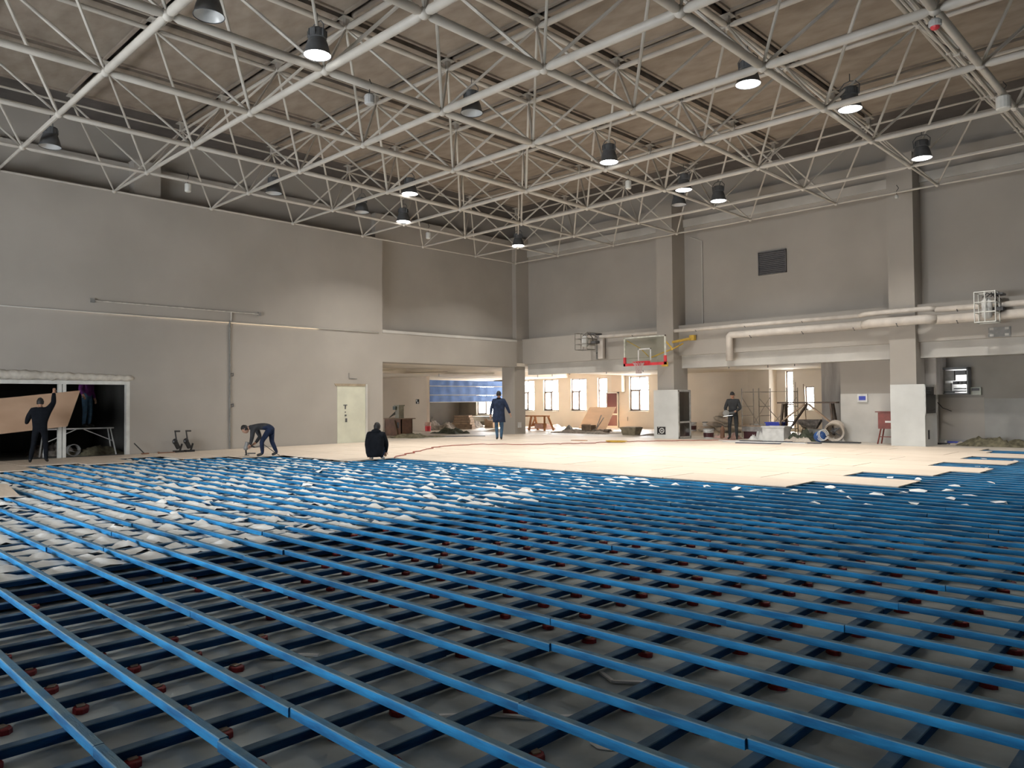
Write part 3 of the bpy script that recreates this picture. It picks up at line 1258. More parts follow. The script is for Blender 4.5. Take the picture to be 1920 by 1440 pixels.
# ------------------------------------------------------------------ right wall fittings
pipe('upper lagged pipe running along the right wall ledge', [(4.6, 0.30, 4.31), (15.2, 0.30, 4.30)], 0.070, PIPEW, 'lagged_pipe', 'pipe', 'lagged pipes on the right wall', 12,
     [(x, 0.30, 4.31) for x in (6.3, 9.2, 11.2, 13.3)])
pipe('upper lagged pipe continuing right past the second column', [(17.4, 0.30, 4.29), (26.5, 0.30, 4.27)], 0.085, PIPEW, 'lagged_pipe', 'pipe', 'lagged pipes on the right wall', 12, [(18.0, .3, 4.29)])
pipe('thick lower lagged pipe with a drop leg at its left end', [(10.55, 0.34, 3.05), (10.55, 0.34, 3.92), (10.62, 0.34, 3.99), (15.3, 0.34, 3.99)], 0.135, PIPEW, 'lagged_pipe', 'pipe',
     'lagged pipes on the right wall', 12, [(11.4, .34, 3.99), (13.3, .34, 3.99), (15.0, .34, 3.99)])
pipe('thick lower lagged pipe continuing right past the second column', [(17.3, 0.30, 3.98), (26.5, 0.30, 4.0)], 0.135, PIPEW, 'lagged_pipe', 'pipe', 'lagged pipes on the right wall', 12, [(18.0, .3, 3.98)])
pipe('thin lagged pipe loop bypassing the second column, upper', [(15.2, 0.30, 4.30), (15.4, 0.18, 4.32), (16.0, 0.16, 4.33), (17.25, 0.16, 4.33), (17.4, .30, 4.31)], 0.075, PIPEW, 'lagged_pipe', 'pipe', 'lagged pipes on the right wall', 12)
pipe('thick lagged pipe loop bypassing the second column, lower', [(15.3, 0.34, 3.99), (15.55, 0.10, 4.0), (16.2, 0.06, 4.0), (17.2, 0.06, 4.0), (17.4, .28, 3.99)], 0.14, PIPEW, 'lagged_pipe', 'pipe', 'lagged pipes on the right wall', 12,
     [(16.4, .06, 4.0)])
t = thing('pipe_drop', 'white square duct dropping down the ledge left of the backboard', 'duct', (4.60, 0.42, 3.40))
b = MB()
b.box((0, 0, 0.5), (0.26, 0.14, 1.0))
b.box((-0.45, 0, 0.92), (0.7, 0.12, 0.12))
b.build('duct_run', PIPEW, t)
b = MB()
b.box((-0.22, 0.10, 0.30), (0.20, 0.1, 0.62))
b.build('shadow_plate', GREY, t)
b = MB()
b.box((-0.20, -0.02, 0.25), (0.09, 0.06, 0.03))
b.build('bracket', BLACK, t)

# thin vertical conduit on upper right wall
t = thing('wall_conduit', 'vertical conduit on the upper right wall between the two columns', 'conduit', (9.06, 1.06, 4.5))
b = MB()
b.tube([(0, 0, 0), (0, 0, 3.3)], 0.025, 6)
b.tube([(0, 0, 3.3), (-0.45, -.1, 3.5)], 0.012, 5)
b.tube([(0, -.42, 0.02), (0, -.44, -1.1)], 0.02, 5)
b.build('pipe_run', WALL2, t)
b = MB()
b.box((-0.05, -0.03, 0.03), (0.1, 0.08, 0.1))
b.build('junction_box', WALL2, t)

# louvre
t = thing('wall_louvre', 'dark grey square louvre set high in the right wall', 'vent', (11.9, 1.09, 6.16))
b = MB()
b.span(-0.53, 0.53, -0.02, 0.02, 0, 0.84)
b.build('louvre_back', DGREY, t)
for k in range(12):
    b = MB()
    b.box((0, -0.035, 0.05 + 0.067 * k), (1.0, 0.05, 0.008), (R(35), 0, 0))
    b.build('slat', DGREY, t)
b = MB()
for (x0, x1, z0, z1) in ((-.53, .53, 0, .03), (-.53, .53, .81, .84), (-.53, -.50, 0, .84), (.50, .53, 0, .84)):
    b.span(x0, x1, -0.06, 0.0, z0, z1)
b.build('louvre_frame', DGREY, t)


# caged units on the wall
def cage(label, x, z, w, h, d=0.55, wm=None):
    t = thing('wire_cage', label, 'cage', (x, -0.12, z), 0, 'wire cages on the right wall')
    b = MB()
    r_ = 0.017
    for ax in (-w / 2, 0, w / 2):
        for ay in (-d / 2, d / 2):
            if ax == 0 and ay > 0:
                continue
            b.tube([(ax, ay, 0), (ax, ay, h)], r_, 5)
    for zz in (0, h * .33, h * .66, h):
        b.tube([(-w / 2, -d / 2, zz), (w / 2, -d / 2, zz), (w / 2, d / 2, zz), (-w / 2, d / 2, zz), (-w / 2, -d / 2, zz)], r_, 5)
    b.build('cage_wire', wm or WHITEP, t)
    b = MB()
    b.lathe([(0.05, 0.1), (0.13, 0.16), (0.14, h * .7), (0.08, h * .82)], 12, close=True)
    b.build('lamp_body', WHITEPL, t, smooth=True)
    b = MB()
    for k in range(3):
        b.tube([(0.1 * k - .1, 0, h * .85), (0.12 * k - .02, .1, h * .99), (0.2, .3, h * (.9 - .2 * k)), (0.25, .5, h * (.8 - .2 * k))], 0.014, 5)
    b.build('wiring', BLACK, t)
    for zz, hh in ((h * .45, .10), (h * .95, .05)):
        b = MB()
        b.box((w * .45, d * .75, zz), (0.25, 0.45, hh))
        b.build('wall_bracket', DGREY, t)
    return t


cage('dull grey wire cage round a pale wall unit, left of the backboard', 4.16, 3.78, 0.64, 0.70, 0.55, mat('dull_wire', (0.22, 0.21, 0.19), 0.5))
cage('white wire cage round a wall unit, beside the lagged pipes at far right', 18.85, 3.76, 0.52, 0.86, 0.5)
b = MB()
b.span(-0.28, 0.28, -0.02, 0.0, 0, 0.28)
for (x, z) in ((-.24, .02), (.14, .02), (-.24, .2), (.14, .2)):
    b.span(x, x + .1, -0.03, -0.018, z, z + .07, 1)
o = b.build('fixing_plate', [GREY, WALL2], None, (19.0, 0.59, 3.38))
tag(o, 'grey fixing plate on the ledge below the right-hand cage', 'plate')

# basketball backboard on a yellow arm
bb = thing('basketball_hoop', 'clear basketball backboard with red padding on a yellow arm', 'basketball hoop', (7.85, -1.15, 2.98))
W, Hh = 1.86, 1.06
b = MB()
b.span(-W / 2, W / 2, -0.008, 0.008, 0, Hh)
b.build('backboard', glassy('backboard_glass', (0.93, 0.95, 0.92), 0.05, 0.1), bb)
b = MB()
for (x0, x1, z0, z1) in ((-W / 2, W / 2, Hh - .045, Hh), (-W / 2, -W / 2 + .04, .3, Hh), (W / 2 - .04, W / 2, .3, Hh)):
    b.span(x0, x1, -0.03, 0.03, z0, z1)
b.build('backboard_rim', mat('pale_green_rim', (0.62, 0.64, 0.58), 0.4), bb)
b = MB()
for (x0, x1, z0, z1) in ((-W / 2 - .02, W / 2 + .02, -.04, .06), (-W / 2 - .02, -W / 2 + .06, -.04, .30), (W / 2 - .06, W / 2 + .02, -.04, .30)):
    b.span(x0, x1, -0.045, 0.045, z0, z1)
b.build('edge_padding', REDP, bb)
b = MB()
for (x0, x1, z0, z1) in ((-.30, .30, .56, .61), (-.30, -.25, .15, .61), (.25, .30, .15, .61)):
    b.span(x0, x1, -0.014, -0.009, z0, z1)
b.build('target_square', WHITEPL, bb)
hp = MB()
ring = [(0.225 * math.cos(2 * PI * a / 20), -0.40 + 0.225 * math.sin(2 * PI * a / 20), 0.07) for a in range(21)]
hp.tube(ring, 0.016, 6)
hp.box((0, -0.10, 0.07), (0.5, 0.20, 0.10))
hoop = hp.build('hoop', REDP, bb)
nt = MB()
for a in range(12):
    for s in (1, -1):
        ps = []
        for k in range(5):
            rr_ = (0.225, 0.17, 0.13, 0.105, 0.10)[k]
            th = 2 * PI * (a + s * 0.5 * k) / 12
            ps.append((rr_ * math.cos(th), -0.40 + rr_ * math.sin(th), 0.07 - 0.105 * k))
        nt.tube(ps, 0.008, 4, cap=False)
nt.build('net', mat('net_cord', (0.5, 0.42, 0.42), 0.8), hoop)
b = MB()
b.tube([(0.85, 0.1, 0.85), (0.98, 0.3, 0.6), (1.02, 0.3, 0.5)], 0.03, 6)
b.tube([(0.2, 0.1, 0.25), (0.75, 0.9, 0.62), (0.85, 1.32, 0.80)], 0.028, 8)
b.tube([(-0.85, 0.06, .95), (-.25, 0.1, .62), (0.1, 0.12, .3)], 0.018, 6)
b.tube([(0.62, 0.95, 0.85), (1.15, 1.62, 1.02)], 0.05, 8)
b.build('support_arm', YELLOW, bb)
b = MB()
b.box((0.85, 0.06, -0.03), (0.24, 0.06, 0.16))
b.box((1.12, 1.58, 1.02), (0.2, 0.16, 0.2))
b.build('support_bracket', YELLOW, bb)


# boxed column bases with a glazed fire cabinet on their right faces
def clad(label, par_x0, x1, y0, y1, z1, low):
    t = thing('fire_cabinet', label, 'cabinet', ((par_x0 + x1) / 2, (y0 + y1) / 2, DECK - 0.01), 0, 'fire cabinets round the column bases')
    w, d, h = x1 - par_x0, y1 - y0, z1 - DECK
    b = MB()
    b.span(-w / 2, w / 2, -d / 2, -d / 2 + .05, 0, h)
    b.span(-w / 2 + .003, -w / 2 + .05, -d / 2 + .05, d / 2 - .05, 0, h)
    b.span(-w / 2 + .003, w / 2 - .003, d / 2 - .05, d / 2, 0, h)
    b.span(-w / 2 + .05, w / 2 - .003, -d / 2 + .05, d / 2 - .05, h - .04, h - .003)
    zs = 0.95 if low else 0.04
    b.span(w / 2 - .05, w / 2 - .003, -d / 2 + .05, d / 2 - .05, 0, zs)
    b.build('cladding', mat('cladding_paint', (0.56, 0.58, 0.57), 0.55, 0.05, 1.2), t)
    b = MB()
    e = 0.06
    b.span(w / 2 - .03, w / 2 + .02, -d / 2 + .02, -d / 2 + .02 + e, zs, h - .02)
    b.span(w / 2 - .03, w / 2 + .02, d / 2 - .02 - e, d / 2 - .02, zs, h - .02)
    b.span(w / 2 - .03, w / 2 + .02, -d / 2 + .02, d / 2 - .02, zs, zs + e)
    b.span(w / 2 - .03, w / 2 + .02, -d / 2 + .02, d / 2 - .02, h - .02 - e, h - .02)
    if not low:
        b.span(w / 2 - .03, w / 2 + .02, -d / 2 + .02, d / 2 - .02, 0.62, 0.68)
    dr = b.build('cabinet_door', mat('aluminium_frame', (0.5, 0.5, 0.48), 0.4, metal=0.4), t)
    b = MB()
    b.span(w / 2 - .012, w / 2 - .006, -d / 2 + .08, d / 2 - .08, zs + e, h - .08)
    b.build('door_glass', glassy('cabinet_glass', (0.55, 0.56, 0.56), 0.25, 0.15), dr)
    b = MB()
    if low:
        b.span(w / 2, w / 2 + .008, -0.35, -0.2, 0.22, 0.50)
        b.build('vent_slot', BLACK, t)
    else:
        b.span(-0.40, -0.02, -d / 2 - .006, -d / 2, 0.17, 0.47)
        pl = b.build('socket_plate', BLACK, t)
        b = MB()
        M = Matrix.Translation((-0.18, -d / 2 - .008, 0.32)) @ Matrix.Rotation(PI / 2, 4, 'X')
        b.lathe([(0.11, 0), (0.11, 0.012), (0.075, 0.012), (0.075, 0)], 18, M=M)
        b.lathe([(0.035, 0), (0.03, 0.014), (0.0, 0.014)], 12, M=M)
        for zz in (0.19, 0.43):
            b.span(-0.34, -0.30, -d / 2 - .012, -d / 2 - .006, zz, zz + .03)
        b.build('round_emblem', WHITEPL, pl)
        b = MB()
        b.tube([(w / 2 - .2, 0.1, 0.32 + 0.26 * math.sin(a * .4)) if False else (w / 2 - .12, 0.26 * math.cos(a * .4) + .05, 0.34 + 0.24 * math.sin(a * .4)) for a in range(17)], 0.05, 6)
        b.build('hose_reel', CREAMSACK, t)
    return t


clad('pale boxed column base with glazed side cabinet and black emblem plate', 7.46, 8.55, 0.0, 0.92, 2.03, False)
clad('tall grey boxed column base with dark glazed cabinet, beside the red box', 16.1, 17.08, 0.2, 1.45, 2.05, True)

# electrics beside the second column
t = thing('electrical_panel', 'open electrical panel with metal gear, mounted beside the second column', 'electrical panel', (17.33, 2.05, 1.74))
b = MB()
b.span(-0.50, 0.50, 0.05, 0.22, 0, 0.80)
b.build('back_plate', SCREAM, t)
b = MB()
for (x0, x1, z0, z1) in ((-.53, .53, -.02, .02), (-.53, .53, .78, .84), (-.53, -.49, 0, .82), (.49, .53, 0, .82)):
    b.span(x0, x1, -0.15, 0.22, z0, z1)
b.build('enclosure', DARKMET, t)
for (x0, x1, z0, z1, m) in ((-.46, -.2, .3, .72, BROWNW), (-.18, .12, .42, .74, GREY), (.16, .44, .60, .74, DARKMET), (-.30, .02, .10, .34, GREY), (.08, .22, .30, .40, BLACK),
                            (.26, .33, .30, .40, DARKMET), (.36, .44, .30, .40, DARKMET), (-.42, .10, .03, .09, DARKMET), (.1, .42, .14, .18, DARKMET), (.1, .42, .06, .10, DARKMET)):
    b = MB()
    b.span(x0, x1, -0.06, 0.05, z0, z1)
    b.build('switch_gear', m, t)
b = MB()
b.tube([(-.45, -.05, 0), (-.38, -.1, -.25), (-.2, -.15, -.45), (0.05, -.15, -.55)], 0.012, 5)
b.build('loose_wire', BLACK, t)
b = MB()
b.span(-.42, -.20, 0.02, 0.15, 0.84, 1.35)
b.build('cable_duct', DARKMET, t)
t = thing('meter_box', 'small pale green meter box right of the electrical panel', 'meter', (18.0, 2.22, 1.70))
b = MB()
b.span(-.14, .14, -.06, .07, 0, .24)
b.build('case', mat('pale_green_case', (0.40, 0.43, 0.38), 0.5), t)
b = MB()
b.span(-.11, .11, -.07, -.058, .13, .21)
b.build('meter_window', BLACK, t)
t = thing('breaker_box', 'small white breaker box with a blue cover on the painted block', 'breaker box', (14.75, 1.66, 1.50))
b = MB()
b.span(-.16, .16, -.04, .03, 0, .27)
b.build('case', WHITEPL, t)
b = MB()
b.span(-.11, .11, -.05, -.038, .06, .20)
b.build('cover', BLUEPL, t)

t = thing('red_stand_box', 'red metal box on a red legged stand behind the second column', 'fire box', (15.72, 1.2, DECK - .01))
b = MB()
b.span(-.27, .30, -.2, .2, .50, 1.03)
b.box((0, 0, 1.05), (0.70, 0.46, 0.03))
b.build('box', REDBOX, t)
for sx in (-1, 1):
    for sy in (-1, 1):
        b = MB()
        b.tube([(sx * .2, sy * .15, .5), (sx * .30, sy * .18, 0)], 0.022, 6)
        b.build('leg', REDBOX, t)
b = MB()
b.tube([(-.25, -.17, .24), (.25, -.17, .24)], 0.016, 6)
b.build('crossbar', REDBOX, t)
b = MB()
b.span(-.05, .2, -.206, -.2, .70, .76)
b.build('white_lettering_strip', PAPER, t)

b = MB()
b.span(-.35, .35, -.12, .12, 0, .05)
o = b.build('floor_block', BLACK, None, (17.0, 1.85, DECK - .01))
tag(o, 'black flat block on the floor right of the second column', 'block')
b = MB()
b.span(-.22, .22, -.10, .10, 0, .10)
b.span(-.30, -.24, -.1, .1, 0, .12, 1)
o = b.build('tool_case', [BLUEPL, WHITEPL], None, (17.45, 2.05, DECK - .01))
tag(o, 'dark blue case with a white end on the floor under the panel', 'case')

# ------------------------------------------------------------------ items on the far floor
FL = 0.12


def heap(name, label, cat, loc, w, d, h, m, seed=1, rz=0, group=None, n=18):
    """a crumpled low mound: cloth, sheeting or rubble"""
    rg = np.random.default_rng(seed)
    b = MB()
    vs_, fs = [], []
    ph = rg.uniform(0, 6, 8)
    for i in range(n + 1):
        for j in range(n + 1):
            u, v = i / n * 2 - 1, j / n * 2 - 1
            e = max(0.0, 1 - max(abs(u), abs(v)) ** 3)
            z = h * e * (0.45 + 0.30 * math.sin(3.1 * u + ph[0]) * math.cos(2.3 * v + ph[1]) + 0.18 * math.sin(6.5 * u + 4 * v + ph[2]) + 0.10 * rg.normal())
            r_ = 1 + 0.16 * math.sin(5 * math.atan2(v, u) + ph[3])
            vs_.append((u * w / 2 * r_, v * d / 2 * r_, max(0.004, z)))
    for i in range(n):
        for j in range(n):
            a = i * (n + 1) + j
            fs.append((a, a + n + 1, a + n + 2, a + 1))
    b.add(vs_, fs)
    o = b.build(name, m, None, loc, rz, smooth=True)
    tag(o, label, cat, group)
    return o


def bucket(label, loc, r=0.16, h=0.32, m=WHITEPL, band=None, name='bucket', group='paint buckets on the annex floor', lid=None):
    t = thing(name, label, 'bucket', loc, 0, group)
    b = MB()
    b.lathe([(r * .86, 0), (r, h), (r * 1.05, h), (r * 1.05, h - .03), (r * .97, h - .03), (r * .9, .02), (0, .02)], 16, close=False)
    b.lathe([(0, 0), (r * .86, 0)], 16)
    b.build('shell', m, t, smooth=False)
    if band:
        b = MB()
        b.lathe([(r * .88 + .004, h * .08), (r * .95 + .006, h * .6)], 16)
        b.build('label_band', band, t)
    if lid:
        b = MB()
        b.lathe([(r * 1.06, h - .01), (r * 1.06, h + .02), (0, h + .025)], 16)
        b.build('lid', lid, t)
    b = MB()
    b.tube([(-r, 0, h - .03), (-r * .8, -r * .8, h * .75), (0, -r * 1.1, h * .62), (r * .8, -r * .8, h * .75), (r, 0, h - .03)], 0.006, 4)
    b.build('handle', GREY, t)
    return t


# --- in front of the partition on the far left
t = thing('work_cabinet', 'brown wooden cabinet with a small machine on top, behind the left wall corner', 'cabinet', (-3.75, -3.9, FL))
b = MB()
b.span(-.62, .62, -.32, -.28, 0.0, .76)
b.span(-.62, -.58, -.32, .32, 0, .76)
b.span(.58, .62, -.32, .32, 0, .76)
b.span(-.62, .62, .28, .32, 0, .76)
b.build('carcass', BROWNW, t)
b = MB()
b.span(-.66, .80, -.36, .36, .76, .80)
b.build('top_board', RAWWOOD, t)
b = MB()
b.bar((.18, -.34, .70), (.42, -.34, .04), .09, .03)
b.build('brace', RAWWOOD, t)
b = MB()
b.span(.30, .46, -.325, -.318, .35, .62)
b.build('hatch', BLACK, t)
t = thing('saw_machine', 'grey green machine with a motor standing on the brown cabinet', 'machine', (-3.75, -3.9, FL + .80))
b = MB()
b.span(-.05, .22, -.14, .14, 0, .55)
b.span(-.12, .26, -.17, .17, .55, .60)
b.build('housing', mat('machine_grey', (0.30, 0.29, 0.22), 0.5), t)
b = MB()
b.span(-.16, .04, -.2, -.12, .38, .54)
b.build('motor', mat('motor_green', (0.05, 0.08, 0.06), 0.5), t)
b = MB()
for k in range(6):
    b.bar((-.55 + .08 * k, -.1, .02 + .03 * k), (-.30 + .05 * k, .12, .34 - .02 * k), .04, .03)
b.build('frame_bars', GREY, t)

bucket('red and white drum standing beside the blue tarpaulin', (-6.2, -0.15, FL), .16, .48, PINKBAG, REDP)
heap('fabric_heap', 'low crumpled olive fabric on the floor by the left wall corner', 'fabric', (-1.9, -4.6, FL), 1.9, 1.7, .24, OLIVE, 3)
heap('fabric_heap', 'dark olive fabric heap on the floor in front of the timber offcuts', 'fabric', (-3.4, -0.9, FL), 1.6, 1.2, .34, GREENF, 4)
heap('debris_heap', 'grey heap of dusty offcuts beside the drum and tarpaulin', 'debris', (-7.8, 1.8, FL), 2.0, 1.8, .75, DUSTGREY, 5)
heap('debris_heap', 'dark heap of scraps under the right end of the tarpaulin', 'debris', (-9.2, 5.2, FL), 2.0, 1.6, .5, DUSTGREY, 6)
heap('sand_heap', 'flat pale heap of sand on the floor behind the walking person', 'sand', (-3.2, 2.2, FL), 2.2, 1.4, .16, CREAMSACK, 7)
st = thing('timber_stack', 'stack of short boards on the floor under the blue tarpaulin', 'timber stack', (-7.4, 3.4, FL), .5)
for k in range(6):
    b = MB()
    b.box((rng.uniform(-.06, .06), 0, .06 + .13 * k), (1.25 - .08 * k, .6, .11), (0, 0, rng.uniform(-.08, .08)))
    b.build('board', RAWWOOD, st)
st = thing('metal_bar', 'dark metal bar lying on the deck before the fabric heaps', 'bar', (-0.6, -3.2, FL), .62)
b = MB()
b.box((0, 0, .02), (2.6, .06, .04))
b.build('bar', DGREY, st)
st = thing('cardboard_box', 'brown cardboard box on the floor behind the walking person', 'box', (-7.4, 5.6, FL))
b = MB()
b.span(-.35, .35, -.25, .25, 0, .45)
b.build('carton', RAWWOOD, st)
b = MB()
b.box((-.2, -.27, .48), (.3, .02, .14), (R(40), 0, 0))
b.build('flap', RAWWOOD, st)
st = thing('bench_unit', 'long low dark bench against the dark wall beneath the tarpaulin', 'bench', (-9.6, 7.6, FL))
b = MB()
b.span(-1.4, 1.4, -.3, .3, .30, .62)
b.build('bench_body', DARKMET, st)
b = MB()
for sx in (-1.2, 1.2):
    b.span(sx - .05, sx + .05, -.25, .25, 0, .30)
b.build('leg', DARKMET, st)

# blue tarpaulin hung in the opening
tp = thing('blue_tarpaulin', 'blue tarpaulin hung in bands with pale battens across the opening', 'tarpaulin', (-6.84, 0.5, 1.62))
zs = [0.03, 0.40, 0.89, 1.17]
for k, (z0, z1) in enumerate(((0.03, .37), (.41, .85), (.89, 1.19))):
    b = MB()
    n = 40
    vs_ = []
    for i in range(n + 1):
        y = 5.9 * i / n
        for q in range(5):
            zz = z0 + (z1 - z0) * q / 4
            vs_.append((0.02 * math.sin(i * 1.3 + k) * math.sin(PI * q / 4) + .012 * math.sin(q * 2.4 + i * .3), y, zz))
    fs = [(i * 5 + q, (i + 1) * 5 + q, (i + 1) * 5 + q + 1, i * 5 + q + 1) for i in range(n) for q in range(4)]
    b.add(vs_, fs)
    b.build('tarpaulin_band', TARP, tp, smooth=True)
for z in (0.0, .38, .86):
    b = MB()
    b.span(-.03, .03, 0, 5.9, z, z + .035)
    b.build('batten', PAPER, tp)
for z, y in ((1.6, 2.05),):
    b = MB()
    b.span(-.06, .06, 0, 6.2, 1.36, 1.42)
    b.build('top_rail', CEILW, tp)
# emblem on the partition and loose ceiling pieces
b = MB()
b.span(-.13, .13, -.015, 0, -.12, .12)
b.span(-.10, .0, -.02, -.012, .0, .10, 1)
b.span(-.02, .10, -.02, -.012, -.10, -.02, 1)
o = b.build('wall_plate', [BLACK, WHITEPL], None, (-7.6, 0.295, 1.68))
tag(o, 'small black and white square plate on the tan partition', 'plate')
ch = empty('trim_5', (0, 0, 3.1))
struct(ch)
for (x, y, L, rz, ry) in ((-3.0, -5.6, 2.2, .2, .03), (-4.2, -2.5, 3.0, .9, -.02), (-4.0, -5.2, 1.0, 1.3, .12), (-3.4, 0.2, 2.6, .5, .02)):
    b = MB()
    b.box((0, 0, 0), (L, .35, .02), (R(8), ry, 0))
    b.build('hanging_board', CEILW, ch, (x, y, -.06), rz)
b = MB()
b.tube([(-4.9, -4.3, -.08), (-4.7, -4.1, -.42)], .02, 5)
b.tube([(-4.3, -1.0, -.06), (-4.3, -1.0, -.2)], .015, 5)
b.build('hanger_rod', GREY, ch)
# rods and bits on the annex ceiling
for k, (x, y) in enumerate(((1.2, 2.4), (2.9, 3.0), (-.6, 3.2), (5.2, 2.6), (6.1, 3.4), (9.3, 2.6), (10.6, 3.3), (11.9, 2.8), (12.6, 4.1), (-2.3, 4.0))):
    b = MB()
    b.tube([(0, 0, 0), (0, 0, -.14)], .02, 5)
    b.build('hanger_rod', GREY, ch, (x, y, -.09))
b = MB()
b.span(-.7, .7, -.1, .1, -.02, 0)
b.build('ceiling_slot', BLACK, ch, (10.2, 3.6, -.085), .1)

# --- annex right of the corner column
t = thing('timber_trestle', 'orange timber trestle standing in the annex left of the leaning sheet', 'trestle', (-2.3, 4.0, FL))
b = MB()
b.box((-.05, 0, .75), (1.45, .34, .07))
b.box((-.72, 0, .76), (.36, .34, .05))
b.build('beam', ORANGEW, t)
for (x, y) in ((-.40, -.14), (-.40, .3), (.52, -.14), (.52, .3)):
    b = MB()
    b.bar((x, y * .6, .74), (x + (.12 if x > 0 else -.05), y * 1.6, 0), .10, .07)
    b.build('leg', ORANGEW, t)
b = MB()
b.bar((-.40, 0, .30), (.55, 0, .30), .06, .16)
b.bar((-.38, -.1, .2), (-.1, -.1, .70), .06, .05)
b.build('rail', ORANGEW, t)
b = MB()
b.span(-.1, .45, -.16, .16, .12, .34)
b.build('toolbox', PINKBAG, t)

t = thing('leaning_sheet', 'bare plywood sheet leaning against the annex window wall', 'plywood sheet', (-1.25, 7.4, FL))
b = MB()
M = Matrix.Rotation(R(-25), 4, 'X')
b.prism([(-1.15, 0), (0.75, 0), (1.02, 1.30), (-.75, 1.28)], -.01, .01, M=M @ Matrix(((1, 0, 0, 0), (0, 0, -1, 0), (0, 1, 0, 0), (0, 0, 0, 1))))
b.build('sheet', PLYT, t)

d3 = empty('door_3', (-1.2, 8.95, FL))
struct(d3)
b = MB()
b.span(-.40, -.34, -.06, .1, 0, 1.98)
b.span(.34, .40, -.06, .1, 0, 1.98)
b.span(-.40, .40, -.06, .1, 1.92, 1.98)
b.span(-.34, .34, -.05, .0, 0, .12)
b.span(-.34, .34, -.05, .0, .72, .80)
b.build('door_frame', WHITEP, d3)
b = MB()
b.span(-.34, .34, -.03, .03, .12, .72)
b.span(-.34, .34, -.03, .03, .80, 1.92)
b.build('door_panel', BURG, d3)
b = MB()
b.span(-.28, -.02, -.12, -.03, .84, .9)
b.span(-.12, -.02, -.12, -.03, .9, 1.1)
b.build('door_ledge_paper', PAPER, d3)
b = MB()
b.span(.15, .85, -.3, .02, 2.0, 3.0)
b.build('bulkhead', TANWALL, d3)
b = MB()
b.span(.44, 1.0, -.02, .02, .4, .62)
b.build('low_wall_box', WARMWALL, d3)

t = thing('mortar_tray', 'brown mortar tray on the floor left of the first boxed column', 'tray', (4.75, 2.3, FL))
b = MB()
b.box((0, 0, .17), (.85, .55, .34), taper=.75)
b.build('tray', mat('tray_brown', (0.22, 0.19, 0.13), 0.8, 0.15, 6), t)
b = MB()
b.span(-.36, .36, -.22, .22, .34, .36)
b.build('mortar', CREAMSACK, t)
heap('rubble_heap', 'grey sheeting heap with a dark peak in front of the leaning sheet', 'debris', (1.6, 2.8, FL), 3.4, 1.4, .22, DUSTGREY, 9)
heap('rubble_heap', 'low dark rubble strip beside the mortar tray', 'debris', (6.2, 2.4, FL), 1.9, .9, .12, DUSTGREY, 10)
b = MB()
b.add([(-.35, -.2, 0), (.35, -.2, 0), (.3, .25, 0), (-.3, .25, 0), (.02, 0, .38)], [(0, 1, 4), (1, 2, 4), (2, 3, 4), (3, 0, 4), (3, 2, 1, 0)])
o = b.build('plastic_sheet', GREY, None, (0.6, 3.0, FL))
tag(o, 'dark folded sheet standing up like a tent before the leaning plywood', 'sheet')
st = thing('brick_pile', 'small pile of pale bricks on the annex floor beside a tan carton', 'bricks', (2.3, 3.3, FL))
b = MB()
b.span(-.115, .115, -.055, .055, -.03, .03)
bm_ = b.mesh('brick_mesh', mat('pale_brick', (0.42, 0.34, 0.28), 0.85, 0.2, 10, rand=.2))
for k in range(30):
    lay = k // 10
    put('brick', bm_, st, Matrix.Translation((-.36 + .24 * (k % 4) + .05 * lay, -.12 + .13 * ((k % 10) // 4), .03 + .062 * lay)) @ Matrix.Rotation(rng.uniform(-.2, .2), 4, 'Z'))
st = thing('carton', 'tan carton standing left of the brick pile', 'box', (1.55, 3.35, FL))
b = MB()
b.span(-.28, .28, -.2, .2, 0, .36)
b.build('carton_body', RAWWOOD, st)
b = MB()
b.box((0, -.22, .37), (.5, .14, .012), (R(20), 0, 0))
b.build('flap', RAWWOOD, st)
b = MB()
b.bar((0, 0, 0), (.14, .5, .62), .06, .03)
b.bar((.05, -.1, 0), (.02, .45, .75), .05, .03)
o = b.build('leaning_offcuts', DGREY, None, (-0.55, 6.6, FL))
tag(o, 'thin dark offcuts propped against the leaning plywood', 'offcuts')
t = thing('wall_socket', 'white square socket on the foot of the corner column', 'socket', (-.06, 0.25, .42))
b = MB()
b.span(0, .012, -.12, .12, 0, .25)
b.build('plate', WHITEPL, t)
heap('rubbish_heap', 'pink and white scraps on the annex floor behind the trestle', 'debris', (-3.3, 6.0, FL), 2.0, 1.4, .35, PINKBAG, 21)

